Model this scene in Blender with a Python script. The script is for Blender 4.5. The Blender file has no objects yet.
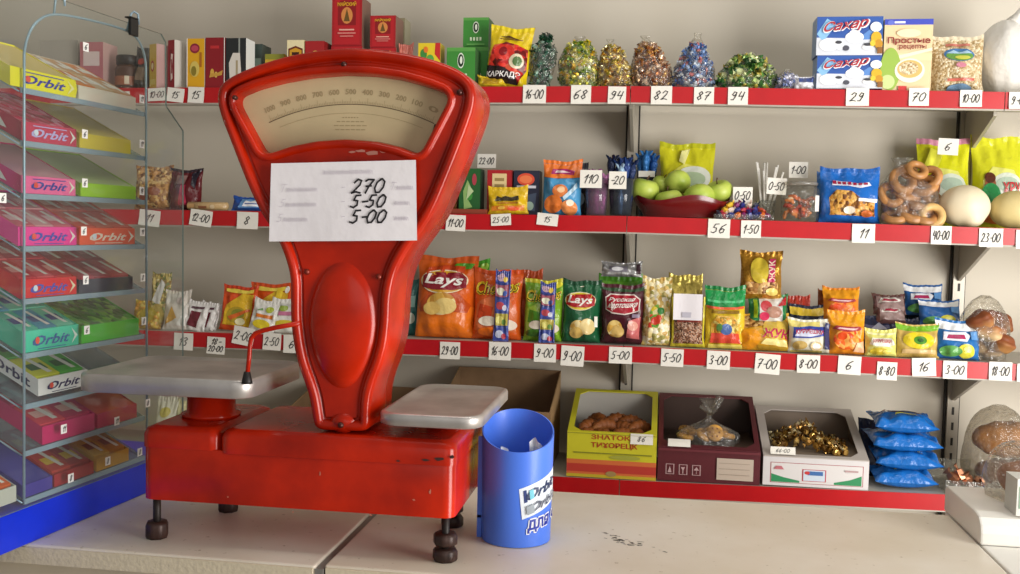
import bpy, bmesh, math, random
from mathutils import Vector, Matrix
random.seed(7)
SC = bpy.context.scene
COL = SC.collection
# ------------------------------------------------------------------ camera
CZ = 1.345
YAW, PITCH, ROLL, FPX = .1492, .0586, .0213, 990.0
def _axes():
    cy, sy = math.cos(YAW), math.sin(YAW)
    f = Vector((-sy*math.cos(PITCH), cy*math.cos(PITCH), -math.sin(PITCH)))
    r = Vector((cy, sy, 0)); u = r.cross(f)
    c, s = math.cos(ROLL), math.sin(ROLL)
    return r*c+u*s, u*c-r*s, f
RX, UX, FX = _axes()
CAM = Vector((0, 0, CZ))
cd = bpy.data.cameras.new('camera'); cam = bpy.data.objects.new('camera', cd); COL.objects.link(cam)
cd.sensor_width = 36; cd.sensor_fit = 'HORIZONTAL'; cd.lens = FPX/1020*36; cd.clip_start = .02; cd.clip_end = 50
cam.matrix_world = Matrix(((RX.x, UX.x, -FX.x, 0), (RX.y, UX.y, -FX.y, 0), (RX.z, UX.z, -FX.z, CZ), (0, 0, 0, 1)))
SC.camera = cam
# ------------------------------------------------------------------ light
SC.view_settings.view_transform = 'Standard'; SC.view_settings.look = 'None'
SC.view_settings.gamma = 1; SC.view_settings.use_curve_mapping = False
SC.view_settings.exposure = 0.0
w = bpy.data.worlds.new('world'); SC.world = w; w.use_nodes = True
w.node_tree.nodes['Background'].inputs[0].default_value = (1.0, .97, .92, 1)
w.node_tree.nodes['Background'].inputs[1].default_value = .24
def area(name, loc, target, sx, sy, power, col):
    l = bpy.data.lights.new(name, 'AREA'); l.shape = 'RECTANGLE'; l.size = sx; l.size_y = sy
    l.energy = power; l.color = col
    o = bpy.data.objects.new(name, l); COL.objects.link(o); o.location = loc
    o.rotation_euler = (Vector(target)-Vector(loc)).to_track_quat('-Z', 'Y').to_euler()
    return o
area('window_daylight', (2.05, .5, 1.08), (.5, 2.6, 1.1), 1.4, 1.75, 95, (1, .97, .93))
area('front_fill', (.6, -2.0, 2.0), (.2, 2.5, 1.1), 2.6, 1.2, 9, (1, .97, .92))  # fill light added on the camera side; no source known there
area('ceiling_tube_lamp', (.3, 1.2, 2.9), (.3, 1.5, 0), 2.0, .5, 13, (1, .96, .88))

def ray(px, py): return FX + RX*((px-510)/FPX) - UX*((py-287)/FPX)
def atY(px, py, Y): d = ray(px, py); return CAM + d*(Y/d.y)
def atZ(px, py, Z): d = ray(px, py); return CAM + d*((Z-CZ)/d.z)
# ------------------------------------------------------------------ materials
_M = {}
def lin(h):
    h = h.lstrip('#')
    c = [int(h[i:i+2], 16)/255 for i in (0, 2, 4)]
    return tuple(((x+.055)/1.055)**2.4 if x > .04045 else x/12.92 for x in c)+(1,)
def newmat(name):
    m = bpy.data.materials.new(name); m.use_nodes = True
    return m, m.node_tree.nodes, m.node_tree.links, m.node_tree.nodes['Principled BSDF']
def M(h, rough=.45, metal=0, coat=0, bump=0, bscale=60, vary=0):
    """procedural material: noise driven tint and bump"""
    k = (h, rough, metal, coat, bump, bscale, vary)
    if k in _M: return _M[k]
    m, N, L, b = newmat('paint_'+h.lstrip('#'))
    b.inputs['Base Color'].default_value = lin(h); b.inputs['Roughness'].default_value = rough
    b.inputs['Metallic'].default_value = metal; b.inputs['Coat Weight'].default_value = coat
    if bump or vary:
        tc = N.new('ShaderNodeTexCoord'); nz = N.new('ShaderNodeTexNoise'); nz.inputs['Scale'].default_value = bscale
        nz.inputs['Detail'].default_value = 4
        L.new(tc.outputs['Object'], nz.inputs['Vector'])
        if bump:
            bp = N.new('ShaderNodeBump'); bp.inputs['Strength'].default_value = bump; bp.inputs['Distance'].default_value = .01
            L.new(nz.outputs['Fac'], bp.inputs['Height']); L.new(bp.outputs['Normal'], b.inputs['Normal'])
        if vary:
            hs = N.new('ShaderNodeHueSaturation'); hs.inputs['Color'].default_value = lin(h)
            mr = N.new('ShaderNodeMapRange'); mr.inputs['To Min'].default_value = 1-vary; mr.inputs['To Max'].default_value = 1+vary
            mr.inputs['From Min'].default_value = .3; mr.inputs['From Max'].default_value = .7
            L.new(nz.outputs['Fac'], mr.inputs['Value']); L.new(mr.outputs['Result'], hs.inputs['Value'])
            L.new(hs.outputs['Color'], b.inputs['Base Color'])
    _M[k] = m; return m
def film(h): return M(h, .24, 0, 0, .6, 34)          # printed plastic film with creases
def foil(h): return M(h, .22, .55, 0, .8, 48)
PATS = {
 'nuts': (['8a5a22', 'c98a35', 'e0b060', '6e4018', 'd9a24a'], 130), 'oats': (['d9c6a0', 'c7ae82', 'efe0c0', 'b59868'], 210),
 'pasta': (['e3cf8e', 'd9b96a', 'efe2b5', 'c9a04c', 'a8a05a', 'f3ead0'], 110), 'buckwheat': (['6b3f22', '8f5a38', 'c9a890', '4a2a18', 'b98a70'], 330),
 'crackers': (['b98038', 'd8a850', '8a5a28', 'e4c27a', '9c4020'], 140), 'balls': (['e8641c', 'f08a30', 'd04414', 'f4a850'], 85),
 'flowers': (['c01818', 'e03020', '8a0c10', 'd85838', '6a0808'], 75), 'veg': (['3c8a2c', 'd8c030', 'c83820', 'e8dca0', '78a83c'], 95),
 'foilcopper': (['a86a40', 'd09a70', '7a4428', 'e0c0a0'], 120), 'gummy': (['d86a28', 'e09858', 'c03a18', 'e8d0b0'], 90),
 'chips': (['d8a848', 'e8c878', 'c08830', 'f0dca0'], 60), 'wafer': (['9c8448', 'c8b060', 'e0d090', '6c7838'], 120),
 'noodle': (['c8a83c', 'e0cc70', 'a88428', 'd89830'], 140), 'snack': (['a07038', 'c08c4c', '7c4c20', 'd8b070'], 120),
 'green': (['3a7a28', '5aa83a', '88c850', '286018'], 90), 'gumpack': (['d81c50', 'e85880', 'b01038', 'f0a0b8'], 80)}
def pat(name):
    k = ('pat', name)
    if k in _M: return _M[k]
    cols, sc = PATS[name]
    m, N, L, b = newmat('pattern_'+name)
    tc = N.new('ShaderNodeTexCoord'); v = N.new('ShaderNodeTexVoronoi'); v.inputs['Scale'].default_value = sc
    L.new(tc.outputs['Object'], v.inputs['Vector'])
    r = N.new('ShaderNodeValToRGB'); r.color_ramp.interpolation = 'CONSTANT'
    el = r.color_ramp.elements
    while len(el) < len(cols): el.new(.5)
    for i, c in enumerate(cols): el[i].position = i/len(cols); el[i].color = lin(c)
    sp = N.new('ShaderNodeSeparateColor'); L.new(v.outputs['Color'], sp.inputs[0])
    L.new(sp.outputs[0], r.inputs['Fac']); L.new(r.outputs['Color'], b.inputs['Base Color'])
    bp = N.new('ShaderNodeBump'); bp.inputs['Strength'].default_value = .6; bp.inputs['Distance'].default_value = .004; bp.invert = True
    L.new(v.outputs['Distance'], bp.inputs['Height']); L.new(bp.outputs['Normal'], b.inputs['Normal'])
    b.inputs['Roughness'].default_value = .35
    _M[k] = m; return m
def C(c):
    if not isinstance(c, str): return c
    if c in PATS: return pat(c)
    if c.startswith('f:'): return film(c[2:])
    if c.startswith('x:'): return foil(c[2:])
    return M(c)
def clear(name, tint='ffffff', mix=.8, rough=.08, haze=.0, bump=0):
    k = ('clear', name)
    if k in _M: return _M[k]
    m, N, L, b = newmat(name)
    out = N['Material Output']; tr = N.new('ShaderNodeBsdfTransparent'); tr.inputs[0].default_value = lin(tint)
    b.inputs['Base Color'].default_value = lin(tint); b.inputs['Roughness'].default_value = rough
    b.inputs['Specular IOR Level'].default_value = .8
    gl = N.new('ShaderNodeBsdfGlossy'); gl.inputs['Roughness'].default_value = rough
    mx = N.new('ShaderNodeMixShader'); fr = N.new('ShaderNodeLayerWeight'); fr.inputs['Blend'].default_value = .5; pw = N.new('ShaderNodeMath'); pw.operation = 'POWER'; pw.inputs[1].default_value = 3.2; L.new(fr.outputs['Facing'], pw.inputs[0])
    m1 = N.new('ShaderNodeMixShader'); m1.inputs[0].default_value = haze
    L.new(tr.outputs[0], m1.inputs[1]); L.new(b.outputs[0], m1.inputs[2])
    mm = N.new('ShaderNodeMath'); mm.operation = 'MULTIPLY_ADD'; mm.inputs[1].default_value = mix*.5; mm.inputs[2].default_value = .035*mix; mm.use_clamp = True
    L.new(pw.outputs[0], mm.inputs[0]); L.new(mm.outputs[0], mx.inputs[0])
    L.new(m1.outputs[0], mx.inputs[1]); L.new(gl.outputs[0], mx.inputs[2]); L.new(mx.outputs[0], out.inputs[0])
    if bump:
        tc = N.new('ShaderNodeTexCoord'); nz = N.new('ShaderNodeTexNoise'); nz.inputs['Scale'].default_value = 45; nz.inputs['Detail'].default_value = 3
        bp = N.new('ShaderNodeBump'); bp.inputs['Strength'].default_value = bump; bp.inputs['Distance'].default_value = .02
        L.new(tc.outputs['Object'], nz.inputs['Vector']); L.new(nz.outputs['Fac'], bp.inputs['Height'])
        for q in (b, gl, fr): L.new(bp.outputs['Normal'], q.inputs['Normal'])
    _M[k] = m; return m
GLASS = clear('glass_pane', 'f6f8f7', .42, .03, .02)
CLEAR = clear('clear_plastic', 'f4f4f0', 1.3, .12, .05, .9)
CLEARBAG = clear('clear_bag', 'f2f0ea', 1.6, .14, .07, 1.0)
# ------------------------------------------------------------------ mesh helpers
class MB:
    """collects geometry with materials; build() links ONE mesh object"""
    def __init__(s): s.v = []; s.f = []; s.m = []; s.mats = []; s.sm = []
    def mi(s, mat):
        mat = C(mat)
        if mat not in s.mats: s.mats.append(mat)
        return s.mats.index(mat)
    def add(s, vs, fs, mat, smooth=False):
        o = len(s.v); i = s.mi(mat); s.v += [Vector(p) for p in vs]
        for f in fs: s.f.append([o+q for q in f]); s.m.append(i); s.sm.append(smooth)
    def box(s, a, b, mat, mats=None):
        x0, y0, z0 = a; x1, y1, z1 = b
        vs = [(x0, y0, z0), (x1, y0, z0), (x1, y1, z0), (x0, y1, z0), (x0, y0, z1), (x1, y0, z1), (x1, y1, z1), (x0, y1, z1)]
        fs = dict(bottom=(3, 2, 1, 0), top=(4, 5, 6, 7), front=(0, 1, 5, 4), right=(1, 2, 6, 5), back=(2, 3, 7, 6), left=(3, 0, 4, 7))
        o = len(s.v); s.v += [Vector(p) for p in vs]
        for k, f in fs.items():
            s.f.append([o+q for q in f]); s.m.append(s.mi((mats or {}).get(k, mat))); s.sm.append(False)
    def grid(s, fn, nu, nv, mat, smooth=True, closed=False):
        vs = [fn(i/nu, j/nv) for j in range(nv+1) for i in range(nu+1)]
        W = nu+1
        fs = [(j*W+i, j*W+i+1, (j+1)*W+i+1, (j+1)*W+i) for j in range(nv) for i in range(nu)]
        s.add(vs, fs, mat, smooth)
    def tube(s, pts, r, mat, n=8, caps=True):
        pts = [Vector(p) for p in pts]; vs = []; fs = []
        rr = r if isinstance(r, (list, tuple)) else [r]*len(pts)
        ref = None
        for i, p in enumerate(pts):
            d = (pts[min(i+1, len(pts)-1)]-pts[max(i-1, 0)]).normalized()
            if ref is None: ref = Vector((0, 0, 1)) if abs(d.z) < .9 else Vector((1, 0, 0))
            a = d.cross(ref).normalized(); b = a.cross(d); ref = b
            for k in range(n):
                t = 2*math.pi*k/n; vs.append(p+(a*math.cos(t)+b*math.sin(t))*rr[i])
        for i in range(len(pts)-1):
            for k in range(n):
                fs.append((i*n+k, i*n+(k+1) % n, (i+1)*n+(k+1) % n, (i+1)*n+k))
        if caps: fs += [tuple(range(n-1, -1, -1)), tuple(range((len(pts)-1)*n, len(pts)*n))]
        s.add(vs, fs, mat, True)
    def lathe(s, prof, mat, c=(0, 0, 0), n=24, sx=1, sy=1, ang=2*math.pi):
        """prof: list of (radius, z)"""
        vs = []; fs = []
        for r, z in prof:
            for k in range(n):
                t = ang*k/n; vs.append((c[0]+r*sx*math.cos(t), c[1]+r*sy*math.sin(t), c[2]+z))
        for i in range(len(prof)-1):
            for k in range(n):
                fs.append((i*n+k, i*n+(k+1) % n, (i+1)*n+(k+1) % n, (i+1)*n+k))
        s.add(vs, fs, mat, True)
    def blob(s, c, rx, ry, rz, mat, nu=12, nv=8, fn=None):
        vs = []; fs = []
        for j in range(nv+1):
            ph = -math.pi/2+math.pi*j/nv
            for i in range(nu):
                t = 2*math.pi*i/nu
                p = Vector((math.cos(ph)*math.cos(t)*rx, math.cos(ph)*math.sin(t)*ry, math.sin(ph)*rz))
                if fn: p = fn(p, t, ph)
                vs.append(Vector(c)+p)
        for j in range(nv):
            for i in range(nu): fs.append((j*nu+i, j*nu+(i+1) % nu, (j+1)*nu+(i+1) % nu, (j+1)*nu+i))
        s.add(vs, fs, mat, True)
    def build(s, name, parent=None, loc=None, rot=None, weld=False):
        me = bpy.data.meshes.new(name); me.from_pydata([tuple(v) for v in s.v], [], s.f)
        for m in s.mats: me.materials.append(m)
        me.polygons.foreach_set('material_index', s.m); me.polygons.foreach_set('use_smooth', s.sm)
        me.update()
        if weld:
            b = bmesh.new(); b.from_mesh(me); bmesh.ops.remove_doubles(b, verts=b.verts, dist=1e-5)
            bmesh.ops.recalc_face_normals(b, faces=b.faces); b.to_mesh(me); b.free()
        o = bpy.data.objects.new(name, me); COL.objects.link(o)
        if parent: o.parent = parent
        if loc is not None: o.location = loc
        if rot is not None: o.rotation_euler = rot
        return o
def bevel(o, wd=.002, seg=2, angle=.6):
    b = bmesh.new(); b.from_mesh(o.data)
    ed = [e for e in b.edges if len(e.link_faces) == 2 and e.calc_face_angle(0) > angle]
    bmesh.ops.bevel(b, geom=ed, offset=wd, segments=seg, affect='EDGES', profile=.6)
    b.to_mesh(o.data); b.free(); return o
def tag(o, label, cat, group=None, kind=None):
    o['label'] = label; o['category'] = cat
    if group: o['group'] = group
    if kind: o['kind'] = kind
    return o
def struct(o, label=None):
    o['kind'] = 'structure'
    if label: o['label'] = label
    return o
def empty(name, loc, label, cat, group=None, rot=(0, 0, 0)):
    o = bpy.data.objects.new(name, None); o.empty_display_size = .05; COL.objects.link(o)
    o.location = loc; o.rotation_euler = rot; return tag(o, label, cat, group)
# ------------------------------------------------------------------ lettering
_T = {}
def textmesh(s, bold=True):
    k = (s, bold)
    if k in _T: return _T[k]
    cu = bpy.data.curves.new('t', 'FONT'); cu.body = s; cu.size = 1; cu.resolution_u = 2
    if bold: cu.offset = .022
    o = bpy.data.objects.new('t', cu); COL.objects.link(o)
    dg = bpy.context.evaluated_depsgraph_get(); dg.update()
    me = bpy.data.meshes.new_from_object(o.evaluated_get(dg))
    vs = [(v.co.x, v.co.y) for v in me.vertices]; fs = [tuple(p.vertices) for p in me.polygons]
    bpy.data.objects.remove(o); bpy.data.curves.remove(cu); bpy.data.meshes.remove(me)
    x0 = min(v[0] for v in vs); x1 = max(v[0] for v in vs); y0 = min(v[1] for v in vs); y1 = max(v[1] for v in vs)
    vs = [((x-x0)/(x1-x0)*2-1, (y-y0)/(y1-y0)*2-1) for x, y in vs]
    _T[k] = (vs, fs); return _T[k]
DIG = {'0': [[(.35, 1), (.1, .75), (.02, .35), (.15, .02), (.4, .05), (.58, .4), (.6, .8), (.4, 1), (.3, .97)]],
 '1': [[(.12, .65), (.42, 1), (.32, .5), (.25, 0)]], '2': [[(.05, .75), (.25, 1), (.5, .9), (.45, .6), (.1, .1), (.0, .02), (.3, .1), (.6, .02)]],
 '3': [[(.1, .9), (.35, 1), (.52, .82), (.25, .56), (.5, .35), (.4, .05), (.05, .08)]], '4': [[(.2, 1), (.05, .45), (.55, .5)], [(.55, .95), (.4, 0)]],
 '5': [[(.6, 1), (.25, .97), (.15, .6), (.45, .55), (.48, .2), (.25, 0), (.0, .1)]], '6': [[(.55, .98), (.2, .7), (.05, .25), (.2, 0), (.45, .12), (.5, .4), (.3, .5), (.1, .3)]],
 '7': [[(.05, .85), (.2, .97), (.6, .95), (.35, .5), (.2, 0)], [(.15, .48), (.5, .52)]], '8': [[(.3, .52), (.12, .78), (.35, 1), (.52, .8), (.3, .52), (.05, .25), (.22, 0), (.45, .2), (.3, .52)]],
 '9': [[(.5, .75), (.3, .5), (.1, .65), (.25, .98), (.5, .9), (.48, .5), (.3, .05), (.05, .05)]], '-': [[(.1, .45), (.5, .5)]], '=': [[(.1, .55), (.5, .58)], [(.1, .35), (.5, .38)]],
 ' ': [], '.': [[(.1, 0), (.2, .05)]], '~': [[(.0, .0), (.12, .55), (.2, .05), (.36, .5), (.42, .0), (.6, .45), (.74, .0)]], 'T': [[(0, .9), (.3, 1), (.65, .95)], [(.35, .95), (.2, 0)]]}
def hand(s, slant=.22):
    """handwritten strokes in a box of height 1 -> list of polylines, width"""
    out = []; x = 0
    for ch in s:
        adv = .45 if ch in '1-. ' else .74
        for pl in DIG[ch]: out.append([(x+a+slant*b, b) for a, b in pl])
        x += adv
    return out, x+slant-.1
def strokes(mb, s, x0, z0, w, h, y, mat, th=None):
    """write s in x..x+w, z..z+h on the plane y"""
    pls, W = hand(s); k = min(w/W, h*1.1); th = th or h*.085
    ox = x0+(w-W*k)/2
    for pl in pls:
        pl = [(ox+a*k, z0+b*h) for a, b in pl]
        for (ax, az), (bx, bz) in zip(pl, pl[1:]):
            dx, dz = bx-ax, bz-az; l = math.hypot(dx, dz) or 1; nx, nz = -dz/l*th/2, dx/l*th/2; ex, ez = dx/l*th*.3, dz/l*th*.3
            mb.add([(ax-nx-ex, y, az-nz-ez), (bx-nx+ex, y, bz-nz+ez), (bx+nx+ex, y, bz+nz+ez), (ax+nx-ex, y, az+nz-ez)], [(0, 1, 2, 3)], mat)
def tess(vs, fs, m=.16):
    tri = []
    for f in fs:
        if len(f) == 3: tri.append([vs[i] for i in f])
        else:
            from mathutils.geometry import tessellate_polygon
            P = [Vector((vs[i][0], vs[i][1], 0)) for i in f]
            for t in tessellate_polygon([P]): tri.append([(P[i].x, P[i].y) for i in t])
    out = []; st = tri
    while st:
        t = st.pop(); best = 0; bi = 0
        for i in range(3):
            a, c = t[i], t[(i+1) % 3]; l = math.hypot((a[0]-c[0])*.5, a[1]-c[1])
            if l > best: best, bi = l, i
        if best <= m: out.append(t); continue
        a, b_, c = t[bi], t[(bi+1) % 3], t[(bi+2) % 3]; q = ((a[0]+b_[0])/2, (a[1]+b_[1])/2)
        st += [(a, q, c), (q, b_, c)]
    V = [p for t in out for p in t]
    return V, [(3*i, 3*i+1, 3*i+2) for i in range(len(out))]
# ------------------------------------------------------------------ printing on a surface S(u,v,off)
def printing(mb, S, decals, step=.0006, first=.0006):
    for n, d in enumerate(decals):
        off = first+n*step; k = d[0]
        if k == 'r':
            _, u0, v0, u1, v1, col = d[:6]
            mb.grid(lambda a, b: S(u0+(u1-u0)*a, v0+(v1-v0)*b, off), max(4, int(14*abs(u1-u0))), max(3, int(26*abs(v1-v0))), col)
        elif k == 'e':
            _, cu, cv, ru, rv, col = d[:6]
            vs = [S(cu, cv, off)]; fs = []; nr, ns = 6, 28
            for j in range(1, nr+1):
                for i in range(ns):
                    t = 2*math.pi*i/ns; vs.append(S(cu+ru*j/nr*math.cos(t), cv+rv*j/nr*math.sin(t), off))
            for i in range(ns): fs.append((0, 1+i, 1+(i+1) % ns))
            for j in range(nr-1):
                for i in range(ns): a = 1+j*ns; fs.append((a+i, a+ns+i, a+ns+(i+1) % ns, a+(i+1) % ns))
            mb.add(vs, fs, col, True)
        elif k == 't':
            _, s, cu, cv, hu, hv, col = d[:7]; o = d[7] if len(d) > 7 else {}
            vs, fs = textmesh(s, o.get('bold', True)); sl = o.get('slant', 0); ri = o.get('rise', 0); ar = o.get('arc', 0)
            if o.get('vert'):
                P = [S(cu-b*hu, cv+a*hv, off) for a, b in vs]
            else:
                vs, fs = tess(vs, fs, .12/max(hu, .1))
                P = [S(cu+(a+sl*b)*hu, cv+b*hv+ri*a*hv+ar*(1-a*a)*hv, off) for a, b in vs]
            mb.add(P, fs, col)
        elif k == 'p':
            _, pts, col = d[:3]
            V, F = tess(pts, [tuple(range(len(pts)))], .055); mb.add([S(a, b, off) for a, b in V], F, col)
# ------------------------------------------------------------------ shelves
YS, YW = 2.40, 2.70
XJ = [-1.95, -.08, .761, 1.45]
SZ = {'A': [.340, .346, .3325, .326], 'B': [.026, .0368, .0258, .019], 'C': [-.288, -.277, -.283, -.288], 'D': [-.610, -.606, -.594, -.590]}
def shelf_z(s, X):
    zs = SZ[s]
    for i in range(3):
        if X <= XJ[i+1] or i == 2:
            return CZ+zs[i]+(zs[i+1]-zs[i])*(X-XJ[i])/(XJ[i+1]-XJ[i])
def wob(u, v, s): return math.sin(7.3*u+s)*math.cos(5.1*v+1.7*s)+.6*math.sin(13*v+3*s+4*u)
def smooth01(x): x = max(0, min(1, x)); return x*x*(3-2*x)
def bag_mesh(w, h, puff, col, decals, top=None, seal=None, seed=0, pleat=.004, back=None, bottom=.04):
    mb = MB(); nu, nv = 26, 26
    def prof(u, v):
        a = max(0, 1-abs(u)**2.4)**.62
        g = smooth01((v-.0)/.16)*.55+.45*smooth01(v/.04) if bottom < .1 else smooth01(v/.3)
        g *= smooth01((.94-v)/.55)**.7 if v < .94 else 0
        return a*g
    def S(u, v, off=0):
        g = smooth01(v/.2)*smooth01((1-v)/.4)
        x = w/2*u*(1-.055*g+.012*math.sin(9*v+seed)*abs(u))
        p = prof(u, v)
        wr = pleat*wob(u*1.3, v*1.2, seed)*(.25+.75*(abs(u) > .5)*abs(u))*min(1, p*3)
        wr += puff*.075*math.sin(u*13+seed*3+1.5*math.sin(v*7+seed))*math.exp(-((v-.84)/.13)**2)*(1-u*u)+puff*.07*math.sin(u*12+seed*2)*math.exp(-((v-.08)/.1)**2)*min(1, p*2)+puff*.05*math.sin(9*v+5*u+seed*4)*min(1, p*1.5)
        cr = .0016*math.sin(u*24+seed) if v > .9 else 0
        z = h*(v+.012*math.sin(5*u+seed)*(v > .9)) + (.006*abs(u)**3 if v > .5 else 0)
        return (x, -puff*p+wr+cr-off, z)
    def B(u, v):
        x, y, z = S(u, v); p = prof(u, v)
        return (x, puff*.75*p + (.0016*math.sin(u*24+seed) if v > .9 else 0), z)
    ci = dict(r=5, e=5, t=6, p=2)
    def fl(d):
        d = list(d); i = ci[d[0]]
        if isinstance(d[i], str) and d[i] not in PATS and ':' not in d[i]: d[i] = 'f:'+d[i]
        return tuple(d)
    decals = [fl(d) for d in decals]
    mb.grid(lambda a, b: S(a*2-1, b), nu, nv, col)
    mb.grid(lambda a, b: B(1-a*2, b), nu, nv, back or col)
    printing(mb, lambda u, v, off: S(u, v, off), ([('r', -1, .935, 1, 1, seal)] if seal else [])+decals, .0006, .0013)
    return mb
def box_mesh(w, h, d, front, side=None, top=None, decals=(), sdecals=(), tdecals=()):
    mb = MB(); mb.box((-w/2, 0, 0), (w/2, d, h), front, dict(left=side or front, right=side or front, top=top or front, back=side or front))
    printing(mb, lambda u, v, off: (w/2*u, -off, h*v), decals, .0003, .0004)
    printing(mb, lambda u, v, off: (w/2+off, d*(u+1)/2, h*v), sdecals, .0003, .0004)
    return mb
def span(x0, x1, ytop, Y, shelf, ybot=None):
    ym = ytop if ybot is None else (ytop+ybot)/2
    a = atY(x0, ytop+25, Y); b = atY(x1, ytop+25, Y); X = (a.x+b.x)/2
    z0 = shelf_z(shelf, X)+.0008 if ybot is None else atY((x0+x1)/2, ybot, Y).z
    z1 = atY((x0+x1)/2, ytop, Y).z
    return X, b.x-a.x, z0, z1-z0
_seed = [0]
def bag(name, label, cat, shelf, x0, x1, ytop, d, col, decals=(), puff=.03, tilt=6, roll=0, ybot=None, group=None, seal=None, yaw=0, back=None, kscale=1):
    _seed[0] += 1.37
    Y = YS+d; X, w, z0, h = span(x0, x1, ytop, Y, shelf, ybot)
    t = math.radians(tilt); h = h/math.cos(t)
    mb = bag_mesh(w, h*kscale, puff, col, list(decals), seal=seal, seed=_seed[0], back=back)
    o = mb.build(name, loc=(X, Y+puff, z0), rot=(-t, math.radians(roll), math.radians(yaw)), weld=False)
    return tag(o, label, cat, group)
def carton(name, label, cat, shelf, x0, x1, ytop, d, depth, front, side=None, top=None, decals=(), sdecals=(), ybot=None, yaw=0, tilt=0, group=None, roll=0):
    Y = YS+d; X, w, z0, h = span(x0, x1, ytop, Y, shelf, ybot)
    mb = box_mesh(w, h, depth, front, side, top, list(decals), list(sdecals))
    o = mb.build(name, loc=(X, Y, z0), rot=(-math.radians(tilt), math.radians(roll), math.radians(yaw)))
    return tag(o, label, cat, group)
# ---- room
m, N, L, b = newmat('painted_wall')
tc = N.new('ShaderNodeTexCoord'); nz = N.new('ShaderNodeTexNoise'); nz.inputs['Scale'].default_value = 2.2; nz.inputs['Detail'].default_value = 6
wv = N.new('ShaderNodeTexWave'); wv.inputs['Scale'].default_value = 1.3; wv.inputs['Distortion'].default_value = .3
mp = N.new('ShaderNodeMapping'); mp.inputs['Scale'].default_value = (1, .05, .05)
mr = N.new('ShaderNodeMixRGB'); mr.inputs[1].default_value = lin('c6bdac'); mr.inputs[2].default_value = lin('d2cabb')
ad = N.new('ShaderNodeMath'); ad.operation = 'MULTIPLY_ADD'; ad.inputs[1].default_value = .3
L.new(tc.outputs['Object'], mp.inputs[0]); L.new(mp.outputs[0], wv.inputs['Vector']); L.new(tc.outputs['Object'], nz.inputs['Vector'])
L.new(wv.outputs['Fac'], ad.inputs[0]); L.new(nz.outputs['Fac'], ad.inputs[2]); L.new(ad.outputs[0], mr.inputs[0]); L.new(mr.outputs[0], b.inputs['Base Color'])
b.inputs['Roughness'].default_value = .75
WALL = m
mb = MB(); mb.box((-2.6, YW, 0), (2.6, YW+.1, 3.0), WALL); struct(mb.build('wall_back'))
mb = MB(); mb.box((-2.7, -1.6, 0), (-2.6, YW, 3.0), WALL); struct(mb.build('wall_left'))
mb = MB(); mb.box((-2.7, -1.6, -.05), (2.6, YW+.1, 0), M('8c8478', .6, vary=.1, bscale=8)); struct(mb.build('floor'))
# ---- shelves: three boards per row, red tape on the front edge
REDTAPE = M('b80e18', .3, vary=.08, bscale=14)
BOARD = M('b9b4a8', .5, vary=.06, bscale=30)
names = {'A': 'top', 'B': 'second', 'C': 'third', 'D': 'bottom'}
sides = ['left', 'middle', 'right']
RAIL_X = [-.885, -.08, .761]
for s in 'ABCD':
    for i in range(3):
        x0, x1 = XJ[i]+.001, XJ[i+1]-.001
        za, zb = CZ+SZ[s][i], CZ+SZ[s][i+1]
        if s == 'D' and i == 2: x1 = 1.45
        root = empty('wall_shelf', ((x0+x1)/2, YS, (za+zb)/2), f'{["left hand","middle","right hand"][i]} board of the {names[s]} row of red-edged wall shelves', 'shelf', 'red-edged wall shelves')
        o = Vector(root.location)
        mb = MB(); t = .043
        def slab(mb, ya, yb, ztop, zbot, mat):
            vs = []
            for yy in (ya, yb):
                for xx, zz in ((x0, za), (x1, zb)):
                    vs += [Vector((xx, yy, zz-ztop))-o, Vector((xx, yy, zz-zbot))-o]
            mb.add(vs, [(0, 2, 3, 1), (4, 5, 7, 6), (0, 4, 6, 2), (1, 3, 7, 5), (0, 1, 5, 4), (2, 6, 7, 3)], mat)
        slab(mb, YS+.001, YW-.028, .001, .012, BOARD); slab(mb, YS+.001, YS+.014, .0125, t-.001, BOARD)
        mb.build('board', root)
        mb = MB(); slab(mb, YS-.0012, YS+.0004, 0, .0385, REDTAPE); mb.build('red_tape', root)
# ---- uprights with slots, and triangular brackets
RAILM = M('b4ada0', .4, .3); DARK = M('24201c', .6)
for k, X in enumerate(RAIL_X):
    root = empty('shelf_upright', (X, YW, .35), ['slotted metal upright rail behind the red weighing scale', 'slotted metal upright rail on the wall between the apples and cups', 'slotted metal upright rail on the wall at the right end by the bread'][k], 'rail', 'slotted wall rails')
    mb = MB(); mb.box((-.014, -.022, 0), (.014, -.0005, 1.335), RAILM); mb.build('rail', root)
    mb = MB()
    for j in range(32):
        z = .06+j*.04
        mb.box((-.003, -.0226, z), (.003, -.0221, z+.02), DARK)
    mb.build('slots', root)['kind'] = 'stuff'
    mb = MB(); mb.box((-.019, -.014, 0), (-.0145, -.0005, 1.335), DARK); mb.box((.0145, -.014, 0), (.018, -.0005, 1.335), DARK); mb.build('side_channel', root)
    for s in 'ABCD':
        z = shelf_z(s, X)-.0125
        mb = MB(); x = .004
        pr = [(-.03, -.002), (-.285, -.002), (-.285, -.02), (-.03, -.125)]
        pr = [(-.0225, -.001), (-.24, -.001), (-.24, -.034), (-.0225, -.122)]
        vs = [(-x, a, bb) for a, bb in pr]+[(x, a, bb) for a, bb in pr]
        mb.add(vs, [(0, 1, 2, 3), (7, 6, 5, 4), (0, 4, 5, 1), (1, 5, 6, 2), (2, 6, 7, 3), (3, 7, 4, 0)], RAILM)
        br = mb.build('shelf_bracket', loc=(X, YW, z))
        tag(br, f'triangular grey metal bracket under the {names[s]} shelf ' + ['behind the red weighing scale', 'at the middle rail', 'at the right rail'][k], 'bracket', 'triangular shelf brackets')
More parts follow.
